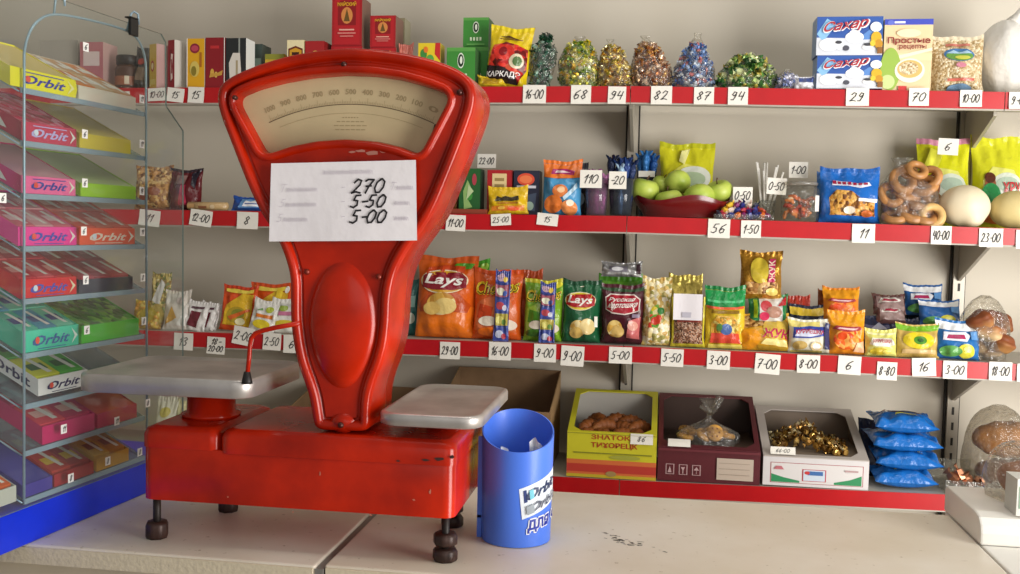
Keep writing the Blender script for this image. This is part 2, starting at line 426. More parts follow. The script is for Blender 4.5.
# ------------------------------------------------------------------ counter
ZC = CZ-.4528
m, N, L, b = newmat('worn_laminate')
tc = N.new('ShaderNodeTexCoord'); nz = N.new('ShaderNodeTexNoise'); nz.inputs['Scale'].default_value = 6; nz.inputs['Detail'].default_value = 8
n2 = N.new('ShaderNodeTexNoise'); n2.inputs['Scale'].default_value = 90; n2.inputs['Detail'].default_value = 5
r1 = N.new('ShaderNodeValToRGB'); r1.color_ramp.elements[0].position = .35; r1.color_ramp.elements[0].color = lin('dbcfbb'); r1.color_ramp.elements[1].position = .65; r1.color_ramp.elements[1].color = lin('e8dfd0')
r2 = N.new('ShaderNodeValToRGB'); r2.color_ramp.elements[0].position = .26; r2.color_ramp.elements[0].color = lin('a89878'); r2.color_ramp.elements[1].position = .33; r2.color_ramp.elements[1].color = (1, 1, 1, 1)
mx = N.new('ShaderNodeMixRGB'); mx.blend_type = 'MULTIPLY'; mx.inputs[0].default_value = .6
for q in (nz, n2): L.new(tc.outputs['Object'], q.inputs['Vector'])
L.new(nz.outputs['Fac'], r1.inputs[0]); L.new(n2.outputs['Fac'], r2.inputs[0]); L.new(r1.outputs[0], mx.inputs[1]); L.new(r2.outputs[0], mx.inputs[2]); L.new(mx.outputs[0], b.inputs['Base Color'])
b.inputs['Roughness'].default_value = .38
LAM = m
EDGE = M('d8cbb0', .7, bump=.12, bscale=160, vary=.06)
XS, XR = -.435, .482      # seam, right end
def board(name, x0, x1, y0, y1, label):
    root = empty(name, ((x0+x1)/2, y0, 0), label, 'counter', 'cream counter sections'); o = root.location
    mb = MB(); mb.box((x0-o.x, .003, ZC-.028), (x1-o.x, y1-y0, ZC), LAM); bevel(mb.build('worktop', root), .003)
    mb = MB(); mb.box((x0-o.x+.002, -.0005, ZC-.026), (x1-o.x-.002, .0025, ZC-.003), EDGE); mb.build('edge_band', root)
    mb = MB(); mb.box((x0-o.x+.01, .03, 0), (x1-o.x-.01, y1-y0-.02, ZC-.0285), M('c9bda6', .6, vary=.06, bscale=10)); mb.build('cabinet', root)
    return root
board('shop_counter', -1.95, XS-.006, 1.238, 1.685, 'left cream counter section under the big end of the scale')
cr = board('shop_counter', XS+.006, XR-.001, 1.243, 1.69, 'right cream counter section with ink scribble and blue bin on it')
mb = MB(); rs = random.Random(3)
for _ in range(46):
    px = rs.gauss(622, 9); py = 536+(px-600)*.22+rs.gauss(0, 1.6)
    if _ > 37: px = rs.uniform(593, 612); py = 529+(px-593)*.3+rs.gauss(0, .6)
    if _ > 41: px = rs.uniform(652, 668); py = 547+(px-652)*.45+rs.gauss(0, 1)
    p = atZ(px, py, ZC); a = rs.uniform(-.5, .3); l = rs.uniform(.001, .005); th = rs.uniform(.0004, .0011)
    d = Vector((math.cos(a), math.sin(a), 0)); n = Vector((-d.y, d.x, 0)); p.z = ZC+.0003; p -= cr.location
    mb.add([p-d*l-n*th, p+d*l-n*th, p+d*l+n*th, p-d*l+n*th], [(0, 1, 2, 3)], '2c2a2a')
mb.build('ink_scribble', cr)
# strip in the seam
mb = MB(); mb.box((XS-.0055, 1.24, ZC-.02), (XS+.0055, 1.684, ZC-.004), M('8c8a84', .45, .4)); tag(mb.build('seam_strip'), 'grey metal strip in the seam between the two counter boards', 'strip')
# raised white end piece on the right
root = empty('white_end_panel', (XR, 1.53, 0), 'raised white rounded end piece along the right edge of the counter', 'panel')
def rr(x0, y0, x1, y1, r, n=6):
    out = []
    for cx, cy, a in ((x1-r, y1-r, 0), (x0+r, y1-r, 90), (x0+r, y0+r, 180), (x1-r, y0+r, 270)):
        for i in range(n+1): t = math.radians(a+90*i/n); out.append((cx+r*math.cos(t), cy+r*math.sin(t)))
    return out
WHITE = M('e9e6de', .35, vary=.03, bscale=12)
def prism(mb, pts, f0, f1, mat, smooth=False):
    n = len(pts); vs = [f0(*p) for p in pts]+[f1(*p) for p in pts]
    mb.add(vs, [tuple(range(n-1, -1, -1)), tuple(range(n, 2*n))]+[(i, (i+1) % n, n+(i+1) % n, n+i) for i in range(n)], mat, smooth)
mb = MB()
pr = [(0, .0), (0, .018), (.004, .03), (.014, .039), (.035, .043), (.184, .043), (.19, .038), (.191, .0)]
prism(mb, pr, lambda a, z: (0, a, ZC+z), lambda a, z: (.34, a, ZC+z), WHITE)
bevel(mb.build('raised_lid', root), .003)
mb = MB(); mb.box((.001, -.30, ZC-.06), (.34, -.001, ZC+.001), WHITE); mb.box((.001, .0, ZC-.06), (.34, .19, ZC-.001), WHITE); bevel(mb.build('side_panel', root), .003)
mb = MB(); mb.box((.01, -.28, 0), (.34, .18, ZC-.061), M('d8d4c8', .5)); mb.build('cabinet', root)
# ------------------------------------------------------------------ the red weighing scale
m, N, L, b = newmat('worn_red_enamel')
tc = N.new('ShaderNodeTexCoord'); n1 = N.new('ShaderNodeTexNoise'); n1.inputs['Scale'].default_value = 9; n1.inputs['Detail'].default_value = 8
n2 = N.new('ShaderNodeTexNoise'); n2.inputs['Scale'].default_value = 55; n2.inputs['Detail'].default_value = 6; n2.inputs['Roughness'].default_value = .7
r1 = N.new('ShaderNodeValToRGB'); r1.color_ramp.elements[0].position = .3; r1.color_ramp.elements[0].color = lin('8e1402'); r1.color_ramp.elements[1].position = .7; r1.color_ramp.elements[1].color = lin('d62a04')
r2 = N.new('ShaderNodeValToRGB'); r2.color_ramp.elements[0].position = .27; r2.color_ramp.elements[0].color = lin('58342a'); r2.color_ramp.elements[1].position = .31; r2.color_ramp.elements[1].color = (1, 1, 1, 1)
mx = N.new('ShaderNodeMixRGB'); mx.blend_type = 'MULTIPLY'; mx.inputs[0].default_value = .85
for q in (n1, n2): L.new(tc.outputs['Object'], q.inputs['Vector'])
L.new(n1.outputs['Fac'], r1.inputs[0]); L.new(n2.outputs['Fac'], r2.inputs[0]); L.new(r1.outputs[0], mx.inputs[1]); L.new(r2.outputs[0], mx.inputs[2]); L.new(mx.outputs[0], b.inputs['Base Color'])
b.inputs['Roughness'].default_value = .23; b.inputs['Specular IOR Level'].default_value = .4
RED = m
m, N, L, b = newmat('dull_aluminium')
tc = N.new('ShaderNodeTexCoord'); n1 = N.new('ShaderNodeTexNoise'); n1.inputs['Scale'].default_value = 14; n1.inputs['Detail'].default_value = 8
r1 = N.new('ShaderNodeValToRGB'); r1.color_ramp.elements[0].position = .3; r1.color_ramp.elements[0].color = lin('aaa4a0'); r1.color_ramp.elements[1].position = .75; r1.color_ramp.elements[1].color = lin('dad5d0')
L.new(tc.outputs['Object'], n1.inputs['Vector']); L.new(n1.outputs['Fac'], r1.inputs[0]); L.new(r1.outputs[0], b.inputs['Base Color'])
b.inputs['Roughness'].default_value = .4; b.inputs['Metallic'].default_value = .7
ALU = m
SOX, SOY = -.474, 1.28      # scale root: middle of the base front, on the counter
sc = empty('weighing_scale', (SOX, SOY, ZC), 'red enamelled shop weighing scale with fan-shaped dial head and two metal platforms', 'scale')
def loc(p): return Vector(p)-sc.location
BZ0, BZ1, BZL = .063, .168, .138     # base bottom, lid top, lid seam above the counter
x0, x1 = -.7115-SOX, -.2615-SOX; yb = .205
def rslab(x0, x1, y0, y1, z0, z1, r, mat, topr=.006):
    mb = MB(); pts = rr(x0, y0, x1, y1, r); n = len(pts)
    rows = [(0, z0), (0, z1-topr), (topr*.3, z1-topr*.3), (topr, z1)]
    vs = []; cx, cy = (x0+x1)/2, (y0+y1)/2
    for ins, z in rows:
        kx = 1-ins/((x1-x0)/2); ky = 1-ins/((y1-y0)/2)
        vs += [(cx+(a-cx)*kx, cy+(c-cy)*ky, z) for a, c in pts]
    fs = [(i*n+k, i*n+(k+1) % n, (i+1)*n+(k+1) % n, (i+1)*n+k) for i in range(3) for k in range(n)]
    mb.add(vs, fs, mat, True); mb.add(vs[:n], [tuple(range(n-1, -1, -1))], mat); mb.add(vs[3*n:], [tuple(range(n))], mat)
    return mb
rslab(x0+.001, x1-.001, .001, yb-.001, BZ0, BZL, .016, RED, .001).build('base', sc)
xs = -.595-SOX
rslab(x0, xs-.001, 0, yb, BZL-.001, BZ1-.001, .014, RED, .012).build('base_lid', sc)
rslab(xs, x1+.001, -.003, yb, BZL-.003, BZ1, .016, RED, .012).build('base_lid', sc)
# feet
IRON = M('2a2320', .5, .4, vary=.3, bscale=60)
for i, (fx, fy) in enumerate(((-.6985-SOX, .028), (-.277-SOX, .02), (-.66-SOX, yb-.03), (-.30-SOX, yb-.03))):
    if i == 0: fx = atY(157, 530, 1.308).x-SOX
    f = MB(); f.lathe([(.0, BZ0+.002), (.0055, BZ0+.001), (.0055, .001), (0, .001)], IRON, (fx, fy, 0), 12)
    fo = f.build('foot', sc)
    def nut(z0, h, r, nm):
        k = MB(); vs = []; n = 24
        rows = [(0, z0), (r*.9, z0), (r, z0+h*.15), (r, z0+h*.8), (r*.85, z0+h), (0, z0+h)]
        for rad, z in rows:
            for q in range(n): t = 2*math.pi*q/n; R = rad*(1+.05*math.cos(8*t)*(rad > r*.8)); vs.append((fx+R*math.cos(t), fy+R*math.sin(t), z))
        k.add(vs, [(a*n+q, a*n+(q+1) % n, (a+1)*n+(q+1) % n, (a+1)*n+q) for a in range(5) for q in range(n)], M('3a2620', .45, .2, vary=.5, bscale=70), True)
        k.build(nm, fo)
    if i == 0 or i == 2: nut(0, .024, .0155, 'knob')
    else: nut(0, .017, .0165, 'knob'); nut(.022, .016, .016, 'lock_nut')
# pedestals
PX, PY = atY(216, 410, 1.39).x-SOX, 1.375-SOY
mb = MB(); mb.lathe([(.0, BZ1-.001), (.042, BZ1-.001), (.043, BZ1+.004), (.035, BZ1+.007), (.034, BZ1+.05), (.0, BZ1+.05)], RED, (PX, PY, 0), 28); mb.build('pedestal', sc)
SXm, SYm = -.297-SOX, 1.405-SOY
mb = MB(); mb.lathe([(.0, BZ1-.001), (.034, BZ1-.001), (.032, BZ1+.017), (.0, BZ1+.017)], RED, (SXm, SYm, 0), 28); mb.build('pedestal', sc)
def tray(name, x0, x1, y0, y1, z0, z1, r):
    mb = MB(); pts = rr(x0, y0, x1, y1, r, 8); n = len(pts); cx, cy = (x0+x1)/2, (y0+y1)/2
    rows = [(.004, z0), (.0, z0+.002), (0, z1-.004), (.0012, z1-.001), (.004, z1), (.007, z1-.0007), (.012, z1-.003), (.03, z1-.0035)]
    vs = []
    for ins, z in rows:
        kx = 1-ins/((x1-x0)/2); ky = 1-ins/((y1-y0)/2)
        vs += [(cx+(a-cx)*kx, cy+(c-cy)*ky, z) for a, c in pts]
    q = len(rows)
    mb.add(vs, [(i*n+k, i*n+(k+1) % n, (i+1)*n+(k+1) % n, (i+1)*n+k) for i in range(q-1) for k in range(n)]+[tuple(range(n-1, -1, -1)), tuple(range((q-1)*n, q*n))], ALU, True)
    return mb.build(name, sc)
LZ = BZ1+.0495
tray('platform', -.791-SOX, -.537-SOX, 1.245-SOY, 1.455-SOY, LZ-.001, LZ+.025, .026)
tray('platform', -.371-SOX, -.228-SOX, 1.278-SOY, 1.545-SOY, BZ1+.0165, BZ1+.0345, .028)
# ---- head: outline on the front plane, built as nested rings
HY = .012                       # front plane of the head (from the base front)
HW = SOY+HY
Lpx = [(316, 431), (314, 418), (311, 397), (305, 380), (299, 364), (295, 345), (292, 320), (292, 298), (292, 276), (287, 258), (281, 243), (273, 228), (264, 216), (257, 202), (250, 187), (240, 162), (230, 136), (222, 116)]
Tpx = [(218.5, 102), (220, 92), (227, 83.5), (240, 76.5), (262, 67.5), (290, 59), (320, 53), (345, 51), (370, 52), (400, 55.5), (430, 62), (452, 70), (466, 78), (474, 87), (476.5, 97)]
Rpx = [(474, 110), (466, 132), (455, 160), (444, 187), (437, 204), (430, 218), (421, 231), (409, 247), (400, 262), (394, 277), (390, 298), (389.5, 320), (387, 345), (381, 366), (375, 380), (370, 397), (369, 418), (369, 433)]
Lpx = [(a-3, c) for a, c in Lpx]; Tpx = [(a-(4 if a < 300 else 0), c-4.2) for a, c in Tpx]
def px2(l): return [(p.x-SOX, p.z-ZC) for p in (atY(a, c, HW) for a, c in l)]
def resample(P, step):
    P = P+[P[0]]; out = []; acc = 0
    for (ax, az), (bx, bz) in zip(P, P[1:]):
        l = math.hypot(bx-ax, bz-az); n = max(1, round(l/step))
        for i in range(n): out.append((ax+(bx-ax)*i/n, az+(bz-az)*i/n))
    return out
def smoothloop(P, it, keep=()):
    for _ in range(it):
        n = len(P); P = [P[i] if i in keep else (P[i-1][0]*.25+P[i][0]*.5+P[(i+1) % n][0]*.25, P[i-1][1]*.25+P[i][1]*.5+P[(i+1) % n][1]*.25) for i in range(n)]
    return P
outl = smoothloop(resample(px2(Lpx+Tpx+Rpx), .006), 5)
zmin = .1685
outl = [(x, max(z, zmin)) for x, z in outl]
def normals(P, it=4):
    n = len(P); A = sum(P[i][0]*P[(i+1) % n][1]-P[(i+1) % n][0]*P[i][1] for i in range(n)); s = 1 if A > 0 else -1
    Nn = []
    for i in range(n):
        dx = P[(i+1) % n][0]-P[i-1][0]; dz = P[(i+1) % n][1]-P[i-1][1]; l = math.hypot(dx, dz) or 1
        Nn.append((s*dz/l, -s*dx/l))
    for _ in range(it): Nn = [tuple(Nn[i-1][k]*.25+Nn[i][k]*.5+Nn[(i+1) % n][k]*.25 for k in (0, 1)) for i in range(n)]
    return [(a/math.hypot(a, c), c/math.hypot(a, c)) for a, c in Nn]
on = normals(outl)
def inset(P, Nn, d): return [(p[0]-q[0]*d, p[1]-q[1]*d) for p, q in zip(P, Nn)]
mb = MB(); DEP = .125
def rings(P, Nn, prof, mat, close_back=True):
    n = len(P); vs = []
    for d, y in prof: vs += [(x, y, z) for x, z in inset(P, Nn, d)]
    fs = [(i*n+k, (i+1)*n+k, (i+1)*n+(k+1) % n, i*n+(k+1) % n) for i in range(len(prof)-1) for k in range(n)]
    mb.add(vs, fs, mat, True)
    return inset(P, Nn, prof[-1][0])
PANEL = HY+.006
prof = [(.012, HY+DEP), (.0, HY+DEP-.012), (-.001, HY+DEP*.5), (.0, HY+.010), (.0012, HY+.004), (.004, HY+.0008), (.008, HY), (.0115, HY+.001), (.014, HY+.005), (.0155, PANEL+.003), (.018, PANEL+.003), (.0195, PANEL)]
inner = rings(outl, on, prof, RED)
# dial window loop
W = px2([(261, 152), (234.5, 103), (235.5, 95), (255, 87), (280, 80.5), (308, 75.5), (342, 73), (372, 74), (400, 78), (425, 85), (444, 92), (447, 99), (420, 151), (414, 152.5), (398, 146), (375, 140.5), (344, 138), (315, 140), (290, 145), (268, 152.5)])
win = smoothloop(resample(W, .005), 2); wn = normals(win, 2)
wprof = [(-.0125, PANEL), (-.0105, PANEL-.0045), (-.007, PANEL-.0065), (-.0035, PANEL-.005), (-.001, PANEL), (0, PANEL+.012), (.001, PANEL+.022)]
wouter = inset(win, wn, wprof[0][0])
rings(win, wn, wprof, RED)
bm = bmesh.new()
def loop_edges(P):
    vs = [bm.verts.new((x, PANEL, z)) for x, z in P]; return [bm.edges.new((vs[i], vs[(i+1) % len(vs)])) for i in range(len(vs))]
ed = loop_edges(inner)+loop_edges(wouter)
bmesh.ops.triangle_fill(bm, use_beauty=True, edges=ed)
bm.verts.index_update()
mb.add([v.co.copy() for v in bm.verts], [[v.index for v in f.verts] for f in bm.faces], RED); bm.free()
n = len(outl); bk = inset(outl, on, .012); mb.add([(x, HY+DEP, z) for x, z in bk], [tuple(range(n))], RED)
# embossed oval on the column
c0 = atY(341, 320, HW); ox, oz = c0.x-SOX, c0.z-ZC-.008
def emb(u, v):
    a = u*2*math.pi; R = v
    x = .0495*R*math.cos(a); z = .089*R*math.sin(a)*(1.0)
    x *= 1-.12*(z < 0)*(abs(z)/.089)
    h = .014*(1-R**2.2)**.6 if R < 1 else -.001
    return (ox+x, PANEL-h+.0008, oz+z)
mb.grid(emb, 40, 10, RED)
# small embossed boss and screws
b0 = atY(341, 424, HW)
mb.grid(lambda u, v: (b0.x-SOX+.018*v*math.cos(u*2*math.pi), PANEL-.007*(1-v**3)+.0005, b0.z-ZC+.014*v*math.sin(u*2*math.pi)), 20, 5, RED)
head = mb.build('head_casing', sc, weld=True)
for px, py in ((341, 425), (306, 272), (378, 277), (343, 64), (233, 97), (459, 92)):
    mb = MB(); p = atY(px, py, HW); yy = PANEL-.002 if py > 200 else HY+.0035
    if (px, py) == (341, 425): yy = PANEL-.0075
    mb.lathe([(0, .0035), (.003, .003), (.0042, .0), (.0042, -.004)], M('8a3020' if py > 200 and px != 341 else '4a2018', .35, .3), (0, 0, 0), 12)
    for q in range(len(mb.v)-48, len(mb.v)): v = mb.v[q]; mb.v[q] = Vector((p.x-SOX+v.x, yy-v.z, p.z-ZC+v.y))
    mb.build('screw', sc)
# dial card with graduations
DY = PANEL+.018
dial = MB(); big = inset(win, wn, -.004)
dial.add([(x, DY, z) for x, z in big], [tuple(range(len(big)))], M('d2bf95', .5, vary=.06, bscale=18))
dc = atY(343, 310, HW)          # centre of the scale arcs
cx, cz = dc.x-SOX, dc.z-ZC
rz = atY(343, 102, HW).z-dc.z
def pol(a, r): return (cx+r*math.sin(a), cz+r*math.cos(a))
INK = M('6e5c42', .6); FAINT = M('b09c74', .6)
def seg(p, q, th, mat, y=DY-.0004):
    dx, dz = q[0]-p[0], q[1]-p[1]; l = math.hypot(dx, dz); nx, nz = -dz/l*th/2, dx/l*th/2
    dial.add([(p[0]-nx, y, p[1]-nz), (q[0]-nx, y, q[1]-nz), (q[0]+nx, y, q[1]+nz), (p[0]+nx, y, p[1]+nz)], [(0, 1, 2, 3)], mat)
AM = .43
for i in range(40):
    a0, a1 = -AM+2*AM*i/40, -AM+2*AM*(i+1)/40
    seg(pol(a0, rz), pol(a1, rz), .0011, INK); 
    seg(pol(a0*.9, rz-.012), pol(a1*.9, rz-.012), .0005, FAINT)
for i in range(101):
    a = -AM*.97+2*AM*.97*i/100; l = .009 if i % 10 == 0 else .0065 if i % 5 == 0 else .0042
    seg(pol(a, rz+.001), pol(a, rz+l), .0005, FAINT)
for i in range(11):
    a = -AM*.93+2*AM*.93*i/10; vs, fs = textmesh(str(100*(10-i)) if i < 10 else '0', True); wd = .0075
    P = []
    for u, v in vs:
        X, Z = u*wd, v*.0038+rz+.017
        P.append((cx+X*math.cos(a)+Z*math.sin(a), DY-.0004, cz-X*math.sin(a)+Z*math.cos(a)))
    dial.add(P, fs, FAINT)
for k, wd in enumerate((.012, .02, .024, .022)):
    z = cz+rz-.018-k*.0055
    for j in range(6): seg((cx-wd+j*wd/3+.0005, z), (cx-wd+(j+1)*wd/3-.0012, z), .0012, FAINT)
dial.build('dial_face', sc)
mb = MB(); p0 = atY(424, 150, HW); p1 = atY(435, 118, HW)
A = (p0.x-SOX, p0.z-ZC); Bp = (p1.x-SOX, p1.z-ZC)
mb.tube([(A[0], DY-.004, A[1]-.006), (Bp[0]-.004, DY-.004, Bp[1]-.006)], [.0028, .0012], M('2c2620', .5), 6); mb.build('shadow_pointer', sc)  # dark rod standing in for the shadow in the window's lower right corner
# red rod with a black cone foot standing on the big platform
tip = atZ(247, 384, ZC+LZ+.0208)
rp = [Vector((tip.x, tip.y, tip.z+.008)), atY(249, 358, tip.y), atY(250, 345, tip.y), atY(251, 338.5, tip.y), atY(255, 333.5, tip.y), atY(263, 330.5, tip.y), atY(276, 327.5, tip.y), atY(300, 323, tip.y)]
mb = MB(); mb.tube([p-sc.location for p in rp], .0032, RED, 8); rod = mb.build('lever_rod', sc)
mb = MB(); t = tip-sc.location; mb.lathe([(0, 0), (.0075, 0), (.0068, .004), (.0042, .016), (.0, .0165)], M('171514', .5), (t.x, t.y, t.z+.0006), 14); mb.build('cone_foot', sc)
# the sheet of paper on the head
def quad_paper(name, corners, y, label, cat, thick=.0005):
    pass
P4 = [atY(271.5, 163.5, HW-.004), atY(416, 160, HW-.004), atY(417, 240.5, HW-.004), atY(269, 241.5, HW-.004)]
po = (P4[0]+P4[2])/2
mb = MB()
def PS(u, v, off=0):
    a = P4[3].lerp(P4[2], (u+1)/2); c = P4[0].lerp(P4[1], (u+1)/2); p = a.lerp(c, v)-po
    return (p.x, p.y-off-.0015*math.sin(u*3+1)*(1-v)-.0012*u*u, p.z)
PAPER = M('fdf8fb', .55, bump=.15, bscale=25)
mb.grid(lambda u, v: PS(u*2-1, v), 12, 8, PAPER); mb.grid(lambda u, v: PS(1-u*2, v, -.0004), 12, 8, PAPER)
tmp = MB(); PEN = M('1c181c', .5); LIGHT = M('c6bec8', .6)
pw, ph = (P4[1]-P4[0]).length, (P4[0]-P4[3]).length
def onpaper(s, u0, u1, v0, v1, mat, th=None):
    t = MB(); strokes(t, s, 0, 0, (u1-u0)*pw/2, (v1-v0)*ph, 0, mat, th)
    W_, H_ = (u1-u0)*pw/2, (v1-v0)*ph
    mb.add([PS(u0+(u1-u0)*v.x/W_, v0+(v1-v0)*v.z/H_, .0012) for v in t.v], t.f, mat)
onpaper('270', .1, .62, .60, .775, PEN, .0024); onpaper('5-50', .1, .62, .42, .575, PEN, .0024); onpaper('5-00', .1, .62, .225, .385, PEN, .0024)
for s, u0, u1, v0 in (('T~~~~~', -.9, -.3, .63), ('5~~~~~', -.92, -.3, .44), ('5~~~~', -.92, -.45, .25), ('~~~~~~~~', -.5, .65, .84), ('T~~~', .65, .97, .63), ('~~~', .7, .92, .44), ('~~~', .7, .9, .25), ('-', -.05, .05, .63), ('-', -.05, .05, .45), ('-', -.05, .05, .26)):
    onpaper(s, u0, u1, v0, v0+.1, LIGHT, .0005)
tag(mb.build('price_sheet', loc=po), 'white paper sheet with handwritten 270, 5-50 and 5-00 taped to the red scale', 'paper')
# ------------------------------------------------------------------ blue bin
BX, BY, BR = -.1965, 1.418, .0525
bn = empty('plastic_bin', (BX, BY, ZC), 'blue plastic counter bin with slanted rim standing beside the red scale', 'bin')
BLUE = M('4c7cea', .4, coat=.1)
zb = atY(512, 409, BY+BR*.9).z-ZC; zf = atY(538, 452, BY-BR*.8).z-ZC; zl = atY(477, 430, BY-.01).z-ZC; zr = atY(550, 438, BY).z-ZC
def rim(t): c, s = math.cos(t), math.sin(t); return (zb+zf)/2+(zb-zf)/2*s+(zr-zl)/2*c*.9
def binS(u, v, off=0, R=BR):
    t = u*2*math.pi; k = 1-.04*(1-v); r = (R+off)*k
    return (r*math.cos(t), r*math.sin(t), .001+(rim(t)-.001)*v)
mb = MB(); mb.grid(lambda u, v: binS(u, v), 48, 12, BLUE); mb.grid(lambda u, v: binS(1-u, max(v, .02), -.002), 48, 12, BLUE)
n = 48
mb.add([binS(i/n, 1) for i in range(n)]+[binS(i/n, 1, -.002) for i in range(n)], [(i, (i+1) % n, n+(i+1) % n, n+i) for i in range(n)], BLUE)
mb.add([binS(i/n, 0) for i in range(n)], [tuple(range(n-1, -1, -1))], BLUE); mb.add([binS(i/n, .02, -.002) for i in range(n)], [tuple(range(n))], BLUE)
mb.box((-BR-.004, -.012, .001), (-BR+.003, -.008, .15), BLUE); mb.box((-BR-.004, -.012, .03), (-BR+.002, -.006, .034), BLUE)
mb.build('shell', bn)
# label: wrapped round the front right; u angle in turns
lab = MB()
def LS(u, v, off=0):          # u -1..1 along the label, v 0..1 up, shape slants up to the right
    ang = -math.radians(90)+math.radians(14+(u+1)/2*80); zc = .064+(u+1)*.012; hh = .035
    r = BR*(1-.02)+off; z = zc+(v-.5)*hh*1.25+.0
    return (r*math.cos(ang+(.5-v)*.1), r*math.sin(ang+(.5-v)*.1), z)
lab.grid(lambda a, c: LS(a*2-1, c, .0007), 14, 6, 'e6eef6')
printing(lab, LS, [('r', -.85, .5, -.72, .9, '2a3c78'), ('t', 'Orbit', .02, .7, .78, .17, '23345e', dict(slant=.15)), ('r', -.62, .55, -.45, .85, '6cc4d8'), ('t', 'Orbit', .05, .26, .72, .14, '4a5064', dict(slant=.15)), ('r', -.8, .1, -.5, .38, '9aa4ac')], first=.0012)
tx, fx_ = textmesh('для ч', True)
def TS(a, c, off):
    ang = -math.radians(90)+math.radians(26+(a+1)/2*66); r = BR*.975+off; return (r*math.cos(ang), r*math.sin(ang), .031+c*.0095+.004*(a+1))
for dx, dz in ((-.06, 0), (.06, 0), (0, .18), (0, -.18), (.05, .15), (-.05, -.15)):
    lab.add([TS(a+dx, c+dz, .0009) for a, c in tx], fx_, 'f2f4fa')
lab.add([TS(a, c, .0015) for a, c in tx], fx_, '1c30a0')
lab.build('label', bn)
for i, (ax, ay, hh, c, lean) in enumerate(((.012, -.010, .146, 'f2f4f8', .10), (.026, -.016, .134, 'dfe6f2', .04), (-.006, -.004, .134, 'e8ecf6', -.12))):
    mb = MB(); fold = [(-.009, 0), (-.004, .004), (.002, -.002), (.008, .003)]
    mb.grid(lambda u, v: (-.009+.018*u+.004*math.sin(v*9+i), .004*math.sin(u*9+v*5), hh*v*(1-.12*abs(u-.4))), 8, 10, c); mb.grid(lambda u, v: (.009-.018*u+.004*math.sin(v*9+i), .0006+.004*math.sin((1-u)*9+v*5), hh*v*(1-.12*abs(.6-u))), 8, 10, c)
    tag(mb.build('paper_scrap', loc=(BX+ax, BY+ay, ZC+.007), rot=(0, lean, .5*i)), ['crumpled white wrapper sticking up highest in the blue bin', 'small pale wrapper near the right rim inside the blue bin', 'folded white wrapper at the left inside the blue bin'][i], 'wrapper')
# chipped paint on the lid edge and a scuff above the paper
rs = random.Random(8)
def chips(name, spots, plane, col):
    mb = MB()
    for px, py, rx_, ry_ in spots:
        p = atY(px, py, plane)-sc.location; n = 9
        vs = [(p.x+rx_*.00131*rs.uniform(.5, 1.1)*math.cos(2*math.pi*k/n), p.y, p.z+ry_*.00131*rs.uniform(.4, 1.2)*math.sin(2*math.pi*k/n)) for k in range(n)]
        mb.add(vs, [tuple(range(n))], col)
    o = mb.build(name, sc); o['kind'] = 'stuff'
chips('chipped_paint', [(440, 459, 7, 2.5), (452, 457, 4, 2), (425, 460, 5, 1.2), (398, 461, 3, 1)], SOY-.0036, M('3c201a', .6))
chips('chipped_paint', [(430, 492, 1.5, 3), (414, 500, 2, 1), (320, 474, .8, 3), (293, 512, 1.5, .8), (371, 515, 2, .8), (228, 497, 1.2, .8)], SOY+.0004, M('c87860', .6))
chips('paint_scuff', [(352, 152, 4, 1.3), (361, 151, 6, 1.5), (372, 153, 8, 2.2), (384, 152, 5, 1.5), (395, 153.5, 3, .8), (318, 149, 2, .8)], SOY+PANEL-.0004, M('c08070', .6))
# ------------------------------------------------------------------ glass screen and the wire rack of chewing gum behind it
PA = Vector((-.8659, 1.1933, ZC)); PT = Vector((.029, .3342, 0)).normalized(); PN = Vector((-PT.y, PT.x, 0)); ZV = Vector((0, 0, 1))
def atP(px, py, n=0):
    d = ray(px, py); o = PA+PN*n; k = (o-CAM).dot(PN)/d.dot(PN); p = CAM+d*k; q = p-o
    return q.dot(PT), p.z-ZC          # (t along the screen, height over the counter)
def P3(t, n, z): return PA+PT*t+PN*n+ZV*z
def local(o): return lambda t, n, z: P3(t, n, z)-o
# blue plinth
root_o = P3(.1, 0, 0); Lc = local(root_o)
def pbox(mb, Lc, t0, t1, n0, n1, z0, z1, mat, rise=0):
    vs = [Lc(t, n, z+(n-n0)*rise) for z in (z0, z1) for t, n in ((t0, n0), (t1, n0), (t1, n1), (t0, n1))]
    mb.add(vs, [(3, 2, 1, 0), (4, 5, 6, 7), (0, 1, 5, 4), (1, 2, 6, 5), (2, 3, 7, 6), (3, 0, 4, 7)], mat)
zt = atP(147, 462)[1]; zt0 = atP(0, 514)[1]
mb = MB(); pbox(mb, Lc, -.5, .46, -.004, .20, .0003, (zt+zt0)/2, M('0a2fd0', .3, vary=.06, bscale=20))
o = bevel(mb.build('plinth', loc=root_o), .0025); tag(o, 'bright blue plinth strip running along the left end of the counter below the glass', 'plinth')
PZ = (zt+zt0)/2
# glass pane outline
G = [atP(-120, -60, -.006), atP(62, 0, -.006), atP(161, 34, -.006), atP(165.5, 42, -.006), atP(166, 106, -.006), atP(183, 131, -.006), atP(183, 300, -.006)]
G = [(-.45, G[1][1])]+G[1:6]+[(G[6][0], PZ+.0005), (-.45, PZ+.0005)]
root_o = P3(.1, 0, PZ); Lc = local(root_o)
mb = MB(); n = len(G)
mb.add([Lc(t, -.0075, z) for t, z in G]+[Lc(t, -.0045, z) for t, z in G], [tuple(range(n)), tuple(range(2*n-1, n-1, -1))], GLASS)
EDG = M('8fa09a', .2)
mb.add([Lc(t, -.0075, z) for t, z in G]+[Lc(t, -.0045, z) for t, z in G], [(i, (i+1) % n, n+(i+1) % n, n+i) for i in range(n)], EDG)
tag(mb.build('glass_screen', loc=root_o), 'upright clear glass screen with cut corner standing on the blue plinth', 'glass screen')
